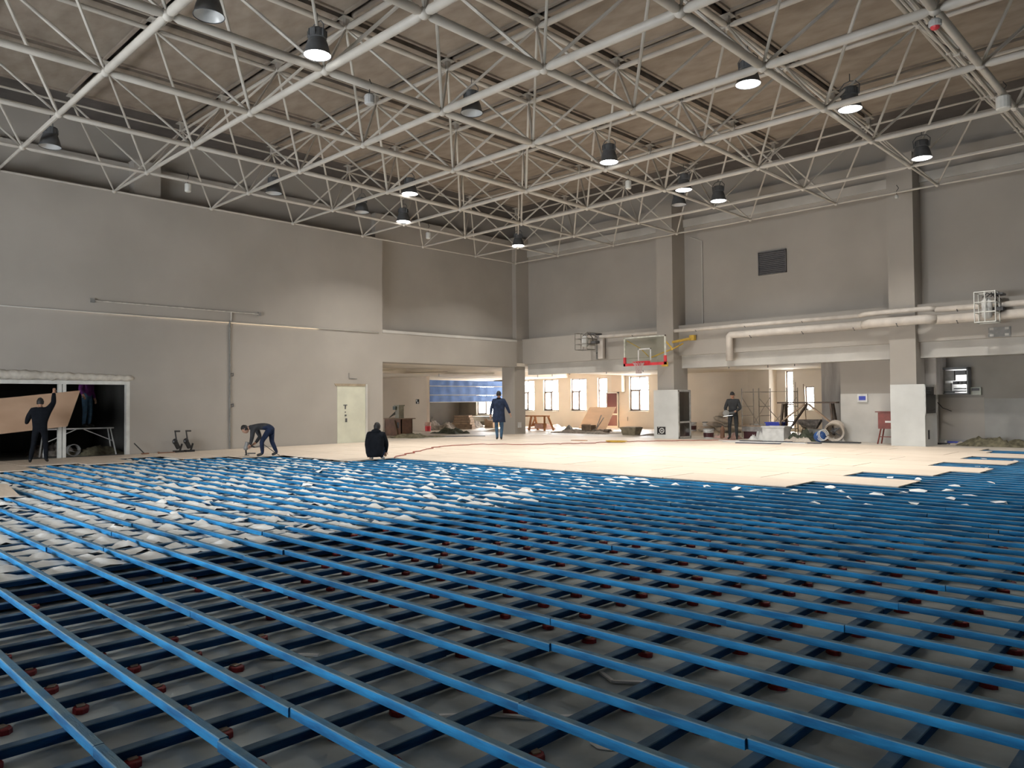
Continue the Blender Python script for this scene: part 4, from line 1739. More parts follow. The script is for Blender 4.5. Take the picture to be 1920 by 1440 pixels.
# --- annex right of the first column
bucket('grey bucket with a dark red band, nearest the first boxed column', (8.95, 1.55, FL), .21, .36, WHITEPL, BURG, lid=GREY)
t = thing('gas_bottle', 'thin rust red canister on the floor left of the standing person', 'canister', (9.55, 1.55, FL))
b = MB()
b.lathe([(.085, 0), (.085, .36), (.06, .43), (.03, .46), (.03, .50)], 14, close=True)
b.build('body', BROWNW, t, smooth=False)
b = MB()
b.box((0, 0, .50), (.09, .03, .02))
b.build('cap', DARKMET, t)
heap('bag', 'pink paper bag on the floor at the standing person\'s feet', 'bag', (9.95, 1.7, FL), .6, .4, .26, PINKBAG, 12)
heap('bag', 'small pink scrap bag next to the red canister', 'bag', (9.25, 1.75, FL), .34, .3, .22, PINKBAG, 13)
for k, (x, y, m, bd, lab) in enumerate((
        (4.6, 7.6, WHITEPL, BURG, 'white bucket with a red band against the annex back wall, leftmost'),
        (5.25, 7.9, WHITEPL, None, 'white bucket with a dark lid against the annex back wall'),
        (8.0, 7.3, CREAMSACK, None, 'cream bucket behind the standing person, left one'),
        (8.7, 6.4, WHITEPL, None, 'cream bucket beside the scaffold foot, front one'),
        (9.3, 6.2, CREAMSACK, BURG, 'cream bucket with a red band beside the scaffold'),
        (9.1, 5.3, WHITEPL, BURG, 'white bucket with a red band under the scaffold'))):
    bucket(lab, (x, y, FL), .22, .42, m, bd, lid=DARKMET if k == 1 else None)


def sack(loc, rz, tilt, lab):
    b = MB()
    n, m = 14, 8
    vs_, fs = [], []
    for i in range(m + 1):
        u = i / m * 2 - 1
        for a in range(n):
            th = 2 * PI * a / n
            k = (1 - abs(u) ** 3.2) ** .5 if abs(u) < 1 else 0.0
            vs_.append((.40 * u, .25 * (k * .8 + .2) * math.cos(th) * (1 + .05 * math.sin(3 * u + a)), .12 * k * math.sin(th) + .01 * math.sin(5 * u + 2 * a)))
    for i in range(m):
        for a in range(n):
            q = (a + 1) % n
            fs.append((i * n + a, i * n + q, (i + 1) * n + q, (i + 1) * n + a))
    b.add(vs_, fs, 0, Matrix.Rotation(tilt, 4, 'Y'))
    o = b.build('plaster_sack', CREAMSACK, None, loc, rz, smooth=True)
    tag(o, lab + ' of the pile against the annex back wall', 'sack', 'cream plaster sacks')


SL = ('flat cream sack at the left end', 'flat cream sack at the middle', 'flat cream sack at the right end', 'turned cream sack lying in front, left', 'cream sack lying in front, right',
      'cream sack of the second layer, left', 'cream sack of the second layer, right', 'tilted cream sack near the top', 'cream sack leaning at the right front', 'topmost steep cream sack')
for k, (x, y, z, rz, ti) in enumerate(((5.6, 7.3, .12, .2, 0), (6.4, 7.4, .12, -.3, 0), (7.2, 7.5, .12, .1, 0), (5.9, 6.6, .12, .9, .1), (6.8, 6.7, .12, -.5, 0), (6.0, 7.3, .34, .6, .12),
                          (6.8, 7.4, .34, -.2, -.1), (6.4, 7.2, .56, .3, .35), (7.4, 6.7, .16, 1.2, .25), (6.35, 7.35, .74, -.5, -.5))):
    sack((x, y, FL + z), rz, ti, SL[k])

# scaffold
t = thing('scaffold_frame', 'thin tube scaffold tower with cross braces in the annex', 'scaffold', (10.45, 3.2, FL))
for (x, y) in ((-.93, 0), (-.93, 1.0), (-.2, 0), (-.2, 1.0), (.93, 0), (.93, 1.0)):
    b = MB()
    b.tube([(x, y, 0.0), (x, y, 1.95)], .021, 7)
    b.build('post', SCAF, t)
for z in (.35, .85, 1.22, 1.80):
    b = MB()
    for (xa, ya, xb, yb) in ((-.93, 0, -.93, 1.0), (-.2, 0, -.2, 1), (.93, 0, .93, 1.0)):
        b.tube([(xa, ya, z), (xb, yb, z)], .016, 6)
    b.build('rung', SCAF, t)
for (p, q) in (((-.93, 0, 1.6), (-.2, 0, .5)), ((-.93, 1, .5), (-.2, 1, 1.6)), ((-.2, 0, 1.55), (.93, 0, .35)), ((-.2, 1, .4), (.93, 1, 1.6)), ((-.2, 0, 1.80), (.93, 0, 1.80)), ((-.93, 0, 1.80), (-.2, 0, 1.80)),
               ((-.93, 0, .4), (-.2, 0, .4))):
    b = MB()
    b.tube([p, q], .014, 6)
    b.build('brace', SCAF, t)

# dark trestle bench
t = thing('trestle_bench', 'dark timber trestle bench with splayed legs and a long top', 'trestle', (12.83, 1.7, FL))
b = MB()
b.box((0, 0, 1.37), (2.12, .32, .05))
b.build('top_board', DARKWOOD, t)
for (p, q, w) in (((-.86, -.1, 1.33), (-.96, -.22, 0), .11), ((-.86, .12, 1.33), (-.94, .3, 0), .11), ((.86, -.1, 1.33), (1.02, -.2, .0), .09), ((.86, .12, 1.33), (.98, .3, 0), .09)):
    b = MB()
    b.bar(p, q, w, .06)
    b.build('leg', DARKWOOD, t)
for (p, q, m) in (((-.98, -.16, .62), (-.08, -.05, 1.32), RAWWOOD), ((-.78, .16, .35), (-.02, .05, 1.33), DARKWOOD), ((1.02, -.14, .55), (.05, -.05, 1.32), RAWWOOD)):
    b = MB()
    b.bar(p, q, .10, .05)
    b.build('diagonal_brace', m, t)

# crates and sacks
t = thing('blue_tub', 'deep blue plastic tub standing behind the white bin', 'tub', (11.62, 1.75, FL))
b = MB()
b.box((0, 0, .32), (.60, .45, .64), taper=.85)
b.build('tub_body', BLUEPL, t)
b = MB()
b.box((0, 0, .64), (.66, .50, .04))
b.build('rim', BLUEPL, t)
t = thing('white_bin', 'large white plastic bin in front of the blue tub', 'bin', (11.92, 1.15, FL))
b = MB()
for (c, s) in (((0, -.28, .26), (.80, .03, .52)), ((0, .28, .26), (.80, .03, .52)), ((-.385, 0, .26), (.03, .56, .52)), ((.385, 0, .26), (.03, .56, .52)), ((0, 0, .02), (.8, .56, .04))):
    b.box(c, s)
b.build('bin_body', WHITEPL, t)
b = MB()
for (c, s) in (((0, -.30, .51), (.88, .05, .05)), ((0, .30, .51), (.88, .05, .05)), ((-.41, 0, .51), (.05, .6, .05)), ((.41, 0, .51), (.05, .6, .05))):
    b.box(c, s)
b.build('rim', WHITEPL, t)
heap('green_sack', 'dark green sacking heap right of the white bin', 'sack', (12.7, 1.55, FL), .95, .8, .50, GREENF, 16)
heap('cream_sack', 'flat cream sack lying before the green sacking', 'sack', (12.75, 1.05, FL), .85, .45, .26, CREAMSACK, 17)
heap('grey_bag', 'rounded pale grey bag left of the blue tub', 'bag', (11.15, 1.4, FL), .62, .5, .46, WHITEPL, 18)
t = thing('crate', 'long grey crate with a red front behind the grey bag', 'crate', (10.75, 2.3, FL))
b = MB()
b.span(-.55, .55, -.3, .3, 0, .28)
b.build('crate_body', BURG, t)
b = MB()
b.span(-.6, .6, -.33, .33, .28, .46)
b.build('crate_lid', mat('crate_grey', (0.30, 0.29, 0.28), 0.6), t)
b = MB()
b.span(-.7, .2, -.3, .3, .46, .50)
b.build('board', RAWWOOD, t)
t = thing('wheelbarrow', 'dusty grey wheelbarrow behind the dark trestle bench', 'wheelbarrow', (12.2, 3.4, FL), .2)
b = MB()
b.box((0, 0, .55), (.85, .62, .34), taper=.55)
b.build('tray', DUSTGREY, t)
b = MB()
M = Matrix.Translation((.62, 0, .24)) @ Matrix.Rotation(PI / 2, 4, 'X')
b.lathe([(.16, -.05), (.24, -.05), (.25, 0), (.24, .05), (.16, .05), (.16, -.05)], 18, M=M)
b.lathe([(.03, -.08), (.03, .08)], 8, M=M, close=True)
for a in range(5):
    b.bar((.62, 0, .24), (.62 + .17 * math.cos(a * 1.257), 0, .24 + .17 * math.sin(a * 1.257)), .02, .02)
b.build('wheel', DGREY, t)
b = MB()
for sy in (-1, 1):
    b.tube([(.62, sy * .09, .24), (.1, sy * .25, .36), (-.5, sy * .3, .62), (-.95, sy * .3, .66)], .02, 6)
b.build('handles', SCAF, t)
for sy in (-1, 1):
    b = MB()
    b.tube([(-.2, sy * .27, .45), (-.32, sy * .3, 0)], .02, 6)
    b.build('leg', SCAF, t)
b = MB()
b.tube([(12.15, 3.2, FL + .3), (11.75, 3.9, 2.2)], .016, 6)
o = b.build('broom_handle', RAWWOOD)
tag(o, 'thin pole leaning above the wheelbarrow', 'pole')
b = MB()
b.tube([(11.35, 4.0, FL), (11.3, 4.2, 2.3)], .014, 6)
o = b.build('broom_handle', SCAF)
tag(o, 'thin upright rod beside the bright window strip', 'pole')
t = thing('dark_crate', 'dark brown crate behind the cream sack', 'crate', (13.0, 2.2, FL))
b = MB()
b.span(-.34, .30, -.2, .18, 0, .22)
b.build('crate_body', BROWNW, t)
b = MB()
b.span(-.36, .32, -.22, .2, .22, .40)
b.build('crate_lid', GREY, t)
t = thing('air_compressor', 'blue motor with coiled pale hose under the trestle end', 'compressor', (13.55, 0.98, FL))
b = MB()
b.ball((0, 0, .20), .2, 14, 9, sq=(1.1, .9, .95))
b.build('tank', mat('compressor_blue', (0.035, 0.10, 0.30), 0.4, .1, 6), t, smooth=True)
b = MB()
for k in range(3):
    c = (.12 + .05 * k, -.16, .24 + .02 * k)
    b.tube([(c[0] + .16 * math.cos(a * .5), c[1] - .02 * k, c[2] + .18 * math.sin(a * .5)) for a in range(13)], .012, 5)
b.build('hose', WHITEPL, t)
t = thing('cable_reel', 'pale tipped drum with tangled cables beside the blue motor', 'drum', (13.98, 1.25, FL))
b = MB()
M = Matrix.Translation((0, -.15, .36)) @ Matrix.Rotation(R(-72), 4, 'X') @ Matrix.Rotation(R(-12), 4, 'Y')
b.lathe([(.27, .02), (.30, .0), (.33, -.02), (.33, .06), (.27, .5), (0, .5)], 20, M=M)
b.lathe([(.285, .0), (.25, .47), (0, .47)], 20, M=M)
b.build('drum_shell', CREAMSACK, t)
b = MB()
for k in range(7):
    b.tube([(rng.uniform(-.2, .2), -.1 + rng.uniform(-.05, .1), .2 + .05 * k), (rng.uniform(-.25, .25), -.16, .38), (rng.uniform(-.2, .2), -.1, .5)], .014, 5)
b.build('tangled_cable', DARKMET, t)
bucket('white bucket with cloth heaped on top, lit by the window', (13.0, 3.3, FL), .2, .36, WHITEPL, None)
heap('cloth', 'white cloth bundle heaped over the lit bucket', 'cloth', (13.0, 3.3, FL + .34), .5, .45, .3, PAPER, 19)
t = thing('brown_can', 'slanted dark brown can leaning by the plaster block', 'can', (13.35, 3.0, FL + .30))
b = MB()
b.tube([(.12, 0, 0), (-.06, 0, .34)], [.11, .11], 12)
b.tube([(-.06, 0, .34), (-.10, 0, .44)], [.05, .05], 8)
b.build('can_body', BROWNW, t)
heap('rag', 'white rag on the floor left of the painted block', 'rag', (14.0, 1.35, FL), .42, .3, .28, PAPER, 20)
b = MB()
b.box((0, 0, .02), (1.3, .2, .04))
o = b.build('rubber_strip', BLACK, None, (14.2, 1.05, DECK - .01), .05)
tag(o, 'black strip on the floor in front of the painted block', 'strip')

# thin boards and cord on the deck by the standing person
for k, (x, y, L, rz, m, lab) in enumerate((
        (11.3, .05, 2.0, .12, WHITEPL, 'white board lying on the deck by the standing person, far one'),
        (12.4, -.35, 2.4, .10, WHITEPL, 'white board lying on the deck before the white bin, long one'),
        (12.0, .1, 1.8, .16, DENIMD, 'dark board lying among white ones on the deck'),
        (13.2, -.1, 1.6, .08, DENIMD, 'dark board lying on the deck before the cream sack'),
        (11.9, -.75, 2.0, .12, WHITEPL, 'white board lying on the deck, nearest the camera'),
        (12.3, -1.1, 1.5, .12, DENIMD, 'dark board lying on the deck, nearest the camera'))):
    b = MB()
    b.box((0, 0, .012), (L, .16, .022))
    o = b.build('loose_board', m, None, (x, y, DECK), rz)
    tag(o, lab, 'board', 'loose boards on the deck')

pts = [(7.89, -12.96), (7.03, -11.85), (6.1, -10.53), (5.18, -9.23), (4.86, -8.38), (5.06, -7.09), (6.6, -6.25), (7.12, -5.24), (7.66, -4.46), (7.95, -3.0), (8.68, -2.06), (9.57, -1.0), (10.3, -0.15), (10.9, .4)]
fine = []
for a, c in zip(pts[:-1], pts[1:]):
    for k in range(6):
        u = k / 6
        q = len(fine)
        fine.append((a[0] + (c[0] - a[0]) * u + .09 * math.sin(q * 1.7), a[1] + (c[1] - a[1]) * u + .09 * math.cos(q * 2.3), DECK + .016 + .012 * abs(math.sin(q * .9))))
b = MB()
b.tube(fine, .014, 5)
o = b.build('power_cable', ORANGEC, smooth=True)
tag(o, 'thin red cable snaking across the deck from the squatting person', 'cable')
b = MB()
for k in range(4):
    b.tube([(.32 * math.cos(a * .55) * (1 + .1 * k), .22 * math.sin(a * .55) * (1 + .12 * k), .02 + .01 * k) for a in range(12)], .013, 5)
o = b.build('rope_coil', YELLOW, None, (8.0, -3.2, DECK))
tag(o, 'yellow green cord coiled on the deck before the first column', 'cord')
b = MB()
b.prism([(-.3, -.1), (.1, -.14), (.34, -.02), (.2, .12), (-.2, .14)], 0, .02)
o = b.build('wood_offcut', ORANGEW, None, (6.1, -2.95, DECK + .001), .3)
tag(o, 'small orange offcut lying on the deck before the annex', 'offcut')

# green netting at the far right
heap('green_net', 'olive netting heap on the floor below the bare right bay', 'netting', (18.5, 1.75, FL), 1.7, .8, .36, OLIVE, 22)
heap('cream_sheet', 'flat pale sheet at the left end of the olive netting', 'sheeting', (17.55, 1.95, FL), .8, .5, .12, CREAMSACK, 23)


# floor nailers along the left wall
def nailer(label, y, x=.30):
    t = thing('floor_nailer', label, 'nailer', (x, y, DECK), R(8), 'floor nailers by the left wall')
    b = MB()
    b.tube([(0, .02, .16), (0, -.05, .62), (0, -.05, .66)], .022, 7)
    b.build('post', BLACK, t)
    b = MB()
    b.tube([(0, -.07, .66), (0, .10, .655)], .026, 8)
    b.build('handle', BLACK, t)
    b = MB()
    b.ball((0, -.06, .34), .085, 10, 7, sq=(.8, 1, 1.1))
    b.bar((0, -.06, .34), (0, .06, .12), .10, .10)
    b.build('magazine', BLACK, t)
    b = MB()
    b.box((0, .05, .03), (.16, .28, .06), taper=1.0)
    b.bar((0, .10, .05), (0, .17, .26), .03, .05)
    b.build('foot', BLACK, t)
    return t


nailer('black floor nailer standing by the left wall, left of the two', -15.52)
nailer('black floor nailer standing by the left wall, right of the two', -15.18)
t = thing('pry_bar', 'short dark bar leaning beside the white framed opening', 'bar', (.35, -16.6, DECK))
b = MB()
b.tube([(0, 0.10, 0.02), (-.10, -.16, .34)], .018, 6)
b.build('shaft', BLACK, t)
b = MB()
b.box((0, .12, .02), (.09, .2, .04))
b.build('foot', BROWNW, t)
t = thing('floor_bar', 'dark bar with a knob lying by the wall left of the nailers', 'bar', (.42, -15.85, DECK))
b = MB()
b.tube([(0, -.28, .02), (0, .22, .02)], .018, 6)
b.ball((0, -.26, .03), .035, 8, 5)
b.build('shaft', BROWNW, t)

# inside the store room
t = thing('step_bench', 'white folding work bench behind the mullion of the opening', 'work bench', (-1.2, -17.85, .10))
b = MB()
b.span(-.16, .16, -.95, .95, .80, .84)
b.build('platform', WHITEPL, t)
for (y, y2) in ((-.9, -.98), (.86, 1.0)):
    for sx in (-1, 1):
        b = MB()
        b.tube([(sx * .12, y, .8), (sx * .2, y2, 0)], .022, 6)
        b.build('leg', WHITEPL, t)
b = MB()
b.tube([(.14, -.93, .42), (.13, -.1, .80)], .014, 5)
b.tube([(.14, .92, .42), (.13, .1, .80)], .014, 5)
b.build('stay', WHITEPL, t)
heap('olive_sacks', 'olive sacking heap on the store room floor', 'sacking', (-1.6, -17.3, .1), 1.3, 1.6, .36, OLIVE, 31)
heap('dark_sacks', 'dim grey heap on the store room floor behind the bench', 'debris', (-2.2, -18.3, .1), 1.2, 1.2, .55, DUSTGREY, 32)
t = thing('store_bucket', 'dim round bucket lying under the white bench', 'bucket', (-1.2, -18.0, .28))
b = MB()
b.lathe([(.16, -.15), (.18, .15), (.165, .15), (.15, -.13)], 14, M=Matrix.Rotation(PI / 2, 4, 'Y'))
b.build('shell', GREY, t)
b = MB()
b.tube([(.15, -.17, 0), (.3, 0, -.05), (.15, .17, 0)], .007, 4)
b.build('handle', GREY, t)

# the carried plywood sheet
cs = thing('carried_sheet', 'plywood sheet carried tilted through the opening in the left wall', 'plywood sheet', (.62, -19.25, 1.48))
b = MB()
b.prism([(-1.6, -.66), (.60, -.44), (.92, .56), (-1.6, .27)], -.008, .008, M=Matrix(((0, 0, 1, 0), (1, 0, 0, 0), (0, 1, 0, 0), (0, 0, 0, 1))))
b.build('sheet', PLYB, cs)

# ------------------------------------------------------------------ people
BONES = {
    'pelvis': (None, .135, .115), 'waist': ('pelvis', .135, .105), 'chest': ('waist', .165, .125), 'nb': ('chest', .09, .08), 'neck': ('nb', .056, .056), 'skull': ('neck', .06, .06),
    'shl': ('chest', .082, .082), 'ell': ('shl', .055, .055), 'wrl': ('ell', .037, .037), 'hal': ('wrl', .034, .022),
    'shr': ('chest', .082, .082), 'elr': ('shr', .055, .055), 'wrr': ('elr', .037, .037), 'har': ('wrr', .034, .022),
    'hil': ('pelvis', .098, .098), 'knl': ('hil', .068, .068), 'anl': ('knl', .046, .046), 'tol': ('anl', .042, .036),
    'hir': ('pelvis', .098, .098), 'knr': ('hir', .068, .068), 'anr': ('knr', .046, .046), 'tor': ('anr', .042, .036),
}
REGION = {'pelvis': 1, 'waist': 0, 'chest': 0, 'nb': 0, 'neck': 0, 'skull': 2, 'shl': 0, 'ell': 0, 'wrl': 0, 'hal': 2, 'shr': 0, 'elr': 0, 'wrr': 0, 'har': 2,
          'hil': 1, 'knl': 1, 'anl': 1, 'tol': 3, 'hir': 1, 'knr': 1, 'anr': 1, 'tor': 3}


def lerp(a, b, t):
    return Vector(a) * (1 - t) + Vector(b) * t


def head_shape(b, c, face, upd, r=.105, mi=2):
    """head with chin, nose, ears, eyes and mouth; face = viewing direction"""
    f = Vector(face).normalized()
    u = (Vector(upd) - f * Vector(upd).dot(f)).normalized()
    s = f.cross(u).normalized()
    M = Matrix((s, f, u)).transposed().to_4x4()
    M.translation = Vector(c)
    n, m = 16, 12
    vs_, fs = [], []
    for i in range(m + 1):
        ph = PI * i / m
        for a in range(n):
            th = 2 * PI * a / n
            x, y, z = math.sin(ph) * math.cos(th), math.sin(ph) * math.sin(th), math.cos(ph)
            k = 1.0
            if z < 0:
                k = 1 + .22 * z
            xx, yy, zz = x * r * .74 * k, y * r * .92, z * r * 1.16
            if z < -.3 and y > .1:
                yy += .012 * (-z)
            if z < -.2 and y < -.1:
                yy *= .82
            vs_.append((xx, yy, zz))
    for i in range(m):
        for a in range(n):
            q = (a + 1) % n
            fs.append((i * n + a, (i + 1) * n + a, (i + 1) * n + q, i * n + q))
    b.add(vs_, fs, mi, M)
    b.add([(-.014, .090, -.025), (.014, .090, -.025), (0, .118, -.022), (0, .092, .022), (0, .09, -.034)], [(0, 2, 3), (2, 1, 3), (0, 4, 2), (2, 4, 1)], mi, M)
    for sx in (-1, 1):
        b.ball(tuple(M @ Vector((sx * .078, -.005, 0))), .026, 8, 6, mi, (.4, .7, 1.15))
        b.ball(tuple(M @ Vector((sx * .030, .086, .012))), .010, 6, 5, 4, (1, .6, .7))
    b.box(tuple(M @ Vector((0, .094, -.056))), (.042, .010, .008), M.to_3x3(), 5)
    return M


def fingers(b, wrist, hand, curl, side, mi=2):
    w, h = Vector(wrist), Vector(hand)
    d = (h - w).normalized()
    c = Vector(curl)
    c = (c - d * c.dot(d)).normalized()
    s = d.cross(c).normalized() * side
    base = h + d * .012
    for k, L in enumerate((.070, .080, .075, .058)):
        o = base + s * (.026 - .0175 * k)
        p0 = o - d * .03
        p1 = o + d * L * .38
        p2 = p1 + (d * .75 + c * .65).normalized() * L * .34
        p3 = p2 + (d * .25 + c).normalized() * L * .28
        b.tube([p0, o, p1, p2, p3], [.0095, .0095, .009, .0082, .0068], 6, mi)
    o = w + (h - w) * .45 + s * .022
    b.tube([o, o + (s * .8 + d * .7).normalized() * .035, o + (s * .5 + d * .9 + c * .4).normalized() * .07], [.011, .0105, .008], 6, mi)


def person(label, loc, face, scale, J, mats, head_face=None, head_up=(0, 0, 1), bulk=1.0, hair='short', curls=((0, 0, -1), (0, 0, -1))):
    """one continuous body grown along a posed skeleton (local +Y is forward)"""
    rz = math.atan2(face[1], face[0]) - PI / 2
    t = thing('person', label, 'person', loc, rz)
    t.scale = (scale, scale, scale)
    J = dict(J)
    names, V, E_, rad, reg = [], [], [], [], []
    idx = {}

    def addv(p, r):
        V.append(tuple(p))
        rad.append(r)
        return len(V) - 1
    for k, (par, rx, ry) in BONES.items():
        p = Vector(J[k])
        bl = bulk if REGION[k] == 0 and k not in ('nb',) else 1.0
        r = (rx * bl, ry * bl)
        if par is None:
            idx[k] = addv(p, r)
            continue
        a = idx[par]
        pa = Vector(V[a])
        ra = rad[a]
        if k in ('wrl', 'wrr', 'knl', 'knr', 'anl', 'anr', 'ell', 'elr'):
            q = lerp(pa, p, .5)
            f_ = 1.06 if k in ('wrl', 'wrr', 'anl', 'anr') else .98
            mid = addv(q, ((ra[0] + r[0]) / 2 * f_, (ra[1] + r[1]) / 2 * f_))
            E_.append((a, mid))
            reg.append(REGION[k])
            a = mid
        i = addv(p, r)
        idx[k] = i
        E_.append((a, i))
        reg.append(REGION[k])
    me = bpy.data.meshes.new('skeleton')
    me.from_pydata(V, E_, [])
    o = bpy.data.objects.new('skeleton', me)
    COL.objects.link(o)
    md = o.modifiers.new('skin', 'SKIN')
    md.use_smooth_shade = True
    sv = me.skin_vertices[0].data
    for i, r in enumerate(rad):
        sv[i].radius = r
        sv[i].use_root = (i == idx['pelvis'])
    ss = o.modifiers.new('sub', 'SUBSURF')
    ss.levels = 2
    ss.render_levels = 2
    bpy.context.view_layer.update()
    dg = bpy.context.evaluated_depsgraph_get()
    ev = o.evaluated_get(dg)
    m2 = bpy.data.meshes.new_from_object(ev)
    bpy.data.objects.remove(o)
    b = MB()
    vs_ = [tuple(v.co) for v in m2.vertices]
    segs = [(Vector(V[a]), Vector(V[c]), g) for (a, c), g in zip(E_, reg)]
    groups = {}
    for f in m2.polygons:
        c = f.center
        best, bg = 1e9, 0
        for (p, q, g) in segs:
            d = q - p
            L2 = d.length_squared
            u = max(0, min(1, (c - p).dot(d) / L2)) if L2 > 0 else 0
            dist = (c - (p + d * u)).length
            if dist < best:
                best, bg = dist, g
        groups.setdefault(bg, []).append(tuple(f.vertices))
    base = len(b.v)
    b.v.extend(vs_)
    for g, fl in groups.items():
        for f in fl:
            b.f.append(f)
            b.m.append(g)
    bpy.data.meshes.remove(m2)
    hf = head_face if head_face else (0, 1, 0)
    M = head_shape(b, J['head'], hf, head_up)
    fingers(b, J['wrl'], J['hal'], curls[0], 1)
    fingers(b, J['wrr'], J['har'], curls[1], -1)
    body = b.build('body', [mats['top'], mats['legs'], SKIN, mats['shoe'], BLACK, mats.get('lip', PADRED)], t, smooth=True)
    # hair
    hb = MB()
    n, m = 16, 8
    vs_, fs = [], []
    for i in range(m + 1):
        ph = PI * .62 * i / m
        for a in range(n):
            th = 2 * PI * a / n
            x, y, z = math.sin(ph) * math.cos(th), math.sin(ph) * math.sin(th), math.cos(ph)
            lim = .34 if y > .25 else -.55
            z2 = max(z, lim)
            rr = .113 * (1 + .035 * math.sin(a * 5.1 + i * 2.3))
            vs_.append((x * rr * .78, y * rr * .94 - .006, z2 * rr * 1.17))
    for i in range(m):
        for a in range(n):
            q = (a + 1) % n
            fs.append((i * n + a, (i + 1) * n + a, (i + 1) * n + q, i * n + q))
    hb.add(vs_, fs, 0, M)
    hb.build('hair', HAIR, t, smooth=True)
    return t


def loft(name, secs, m, parent, n=18):
    """cloth tube through elliptical sections (cx, cy, z, rx, ry)"""
    b = MB()
    vs_, fs = [], []
    for k, (cx, cy, z, rx, ry) in enumerate(secs):
        for a in range(n):
            th = 2 * PI * a / n
            w = 1 + .03 * math.sin(3 * th + k)
            vs_.append((cx + rx * w * math.cos(th), cy + ry * w * math.sin(th), z))
    for k in range(len(secs) - 1):
        for a in range(n):
            q = (a + 1) % n
            fs.append((k * n + a, k * n + q, (k + 1) * n + q, (k + 1) * n + a))
    b.add(vs_, fs)
    return b.build(name, m, parent, smooth=True)


STAND = dict(pelvis=(0, 0, .94), waist=(0, 0, 1.09), chest=(0, .01, 1.29), nb=(0, .0, 1.44), neck=(0, .01, 1.50), skull=(0, .02, 1.56), head=(0, .03, 1.635),
             shl=(-.185, 0, 1.405), ell=(-.245, -.03, 1.13), wrl=(-.26, .05, .89), hal=(-.26, .08, .80),
             shr=(.185, 0, 1.405), elr=(.245, -.03, 1.13), wrr=(.26, .05, .89), har=(.26, .08, .80),
             hil=(-.095, 0, .90), knl=(-.11, .03, .50), anl=(-.115, -.02, .09), tol=(-.13, .15, .04),
             hir=(.095, 0, .90), knr=(.11, .03, .50), anr=(.115, -.02, .09), tor=(.13, .15, .04))


def pose(**k):
    d = dict(STAND)
    d.update(k)
    return d


FW = (-.698, .716)
RT = (.7165, .6975)


def dirv(f, r):
    return (FW[0] * f + RT[0] * r, FW[1] * f + RT[1] * r)


# walking away in a long coat
w = person('person in a long dark blue coat and jeans walking away across the deck', (3.18, -4.29, DECK), dirv(1, -.05), 1.085,
           pose(ell=(-.27, -.05, 1.15), wrl=(-.30, .03, .92), hal=(-.30, .06, .83), elr=(.30, -.06, 1.16), wrr=(.385, .0, .96), har=(.42, .01, .875),
                knl=(-.09, .06, .50), anl=(-.07, -.03, .09), tol=(-.08, .14, .04), knr=(.10, .05, .50), anr=(.07, -.10, .10), tor=(.08, .06, .035)),
           dict(top=NAVY, legs=DENIM, shoe=SHOE), bulk=1.12)
loft('coat', [(0, 0, 1.47, .085, .08), (0, 0, 1.44, .15, .11), (0, 0, 1.38, .215, .145), (0, 0, 1.25, .222, .165), (0, 0, 1.08, .205, .16), (0, 0, .92, .215, .17), (0, -.01, .76, .225, .18), (0, -.01, .635, .23, .185),
              (0, -.01, .64, .21, .165)], NAVY, w)
loft('collar', [(0, 0, 1.44, .10, .09), (0, 0, 1.52, .075, .075), (0, 0, 1.52, .065, .065)], BLACKJ, w)

# standing by the scaffold, looking down at a tool
p2 = person('person in dark work clothes standing by the scaffold, holding a power tool', (10.30, 1.0, DECK - .01), dirv(-.85, -.42), 1.03,
            pose(ell=(-.26, .02, 1.14), wrl=(-.14, .26, 1.03), hal=(-.08, .33, 1.0), elr=(.27, .04, 1.13), wrr=(.17, .30, .98), har=(.12, .38, .96),
                 nb=(0, .02, 1.44), neck=(0, .04, 1.50), skull=(0, .06, 1.55), head=(0, .085, 1.615),
                 anl=(-.12, -.02, .09), tol=(-.15, .15, .04), anr=(.13, .0, .09), tor=(.16, .17, .04), knl=(-.11, .04, .5), knr=(.12, .05, .5)),
            dict(top=CHARC, legs=CHARC, shoe=SHOE), head_face=(-.15, 1, -.55), head_up=(0, .4, 1), bulk=1.05)
loft('shirt_hem', [(0, .0, 1.05, .165, .125), (0, 0, .93, .17, .135), (0, 0, .86, .175, .14), (0, 0, .865, .16, .125)], CHARC, p2)
tl = thing('power_saw', 'grey hand held circular saw held at the waist by the person standing', 'power saw', (10.30, 1.0, DECK - .01), math.atan2(dirv(-.85, -.42)[1], dirv(-.85, -.42)[0]) - PI / 2)
b = MB()
M = Matrix.Translation((.16, .50, 1.0)) @ Matrix.Rotation(R(80), 4, 'X')
b.lathe([(.0, -.02), (.115, -.02), (.115, .02), (0, .02)], 18, M=M)
b.build('blade_guard', GREY, tl)
b = MB()
b.tube([(.22, .46, 1.0), (.0, .42, 1.0), (-.12, .36, 1.02)], [.05, .045, .03], 10)
b.build('motor_body', DARKMET, tl)
b = MB()
b.box((.08, .52, .90), (.34, .12, .015), (0, R(8), 0))
b.build('base_plate', SCREAM, tl)
b = MB()
b.tube([(.02, .40, 1.06), (.10, .44, 1.09), (.18, .46, 1.05)], .015, 6)
b.build('handle', BLACK, tl)

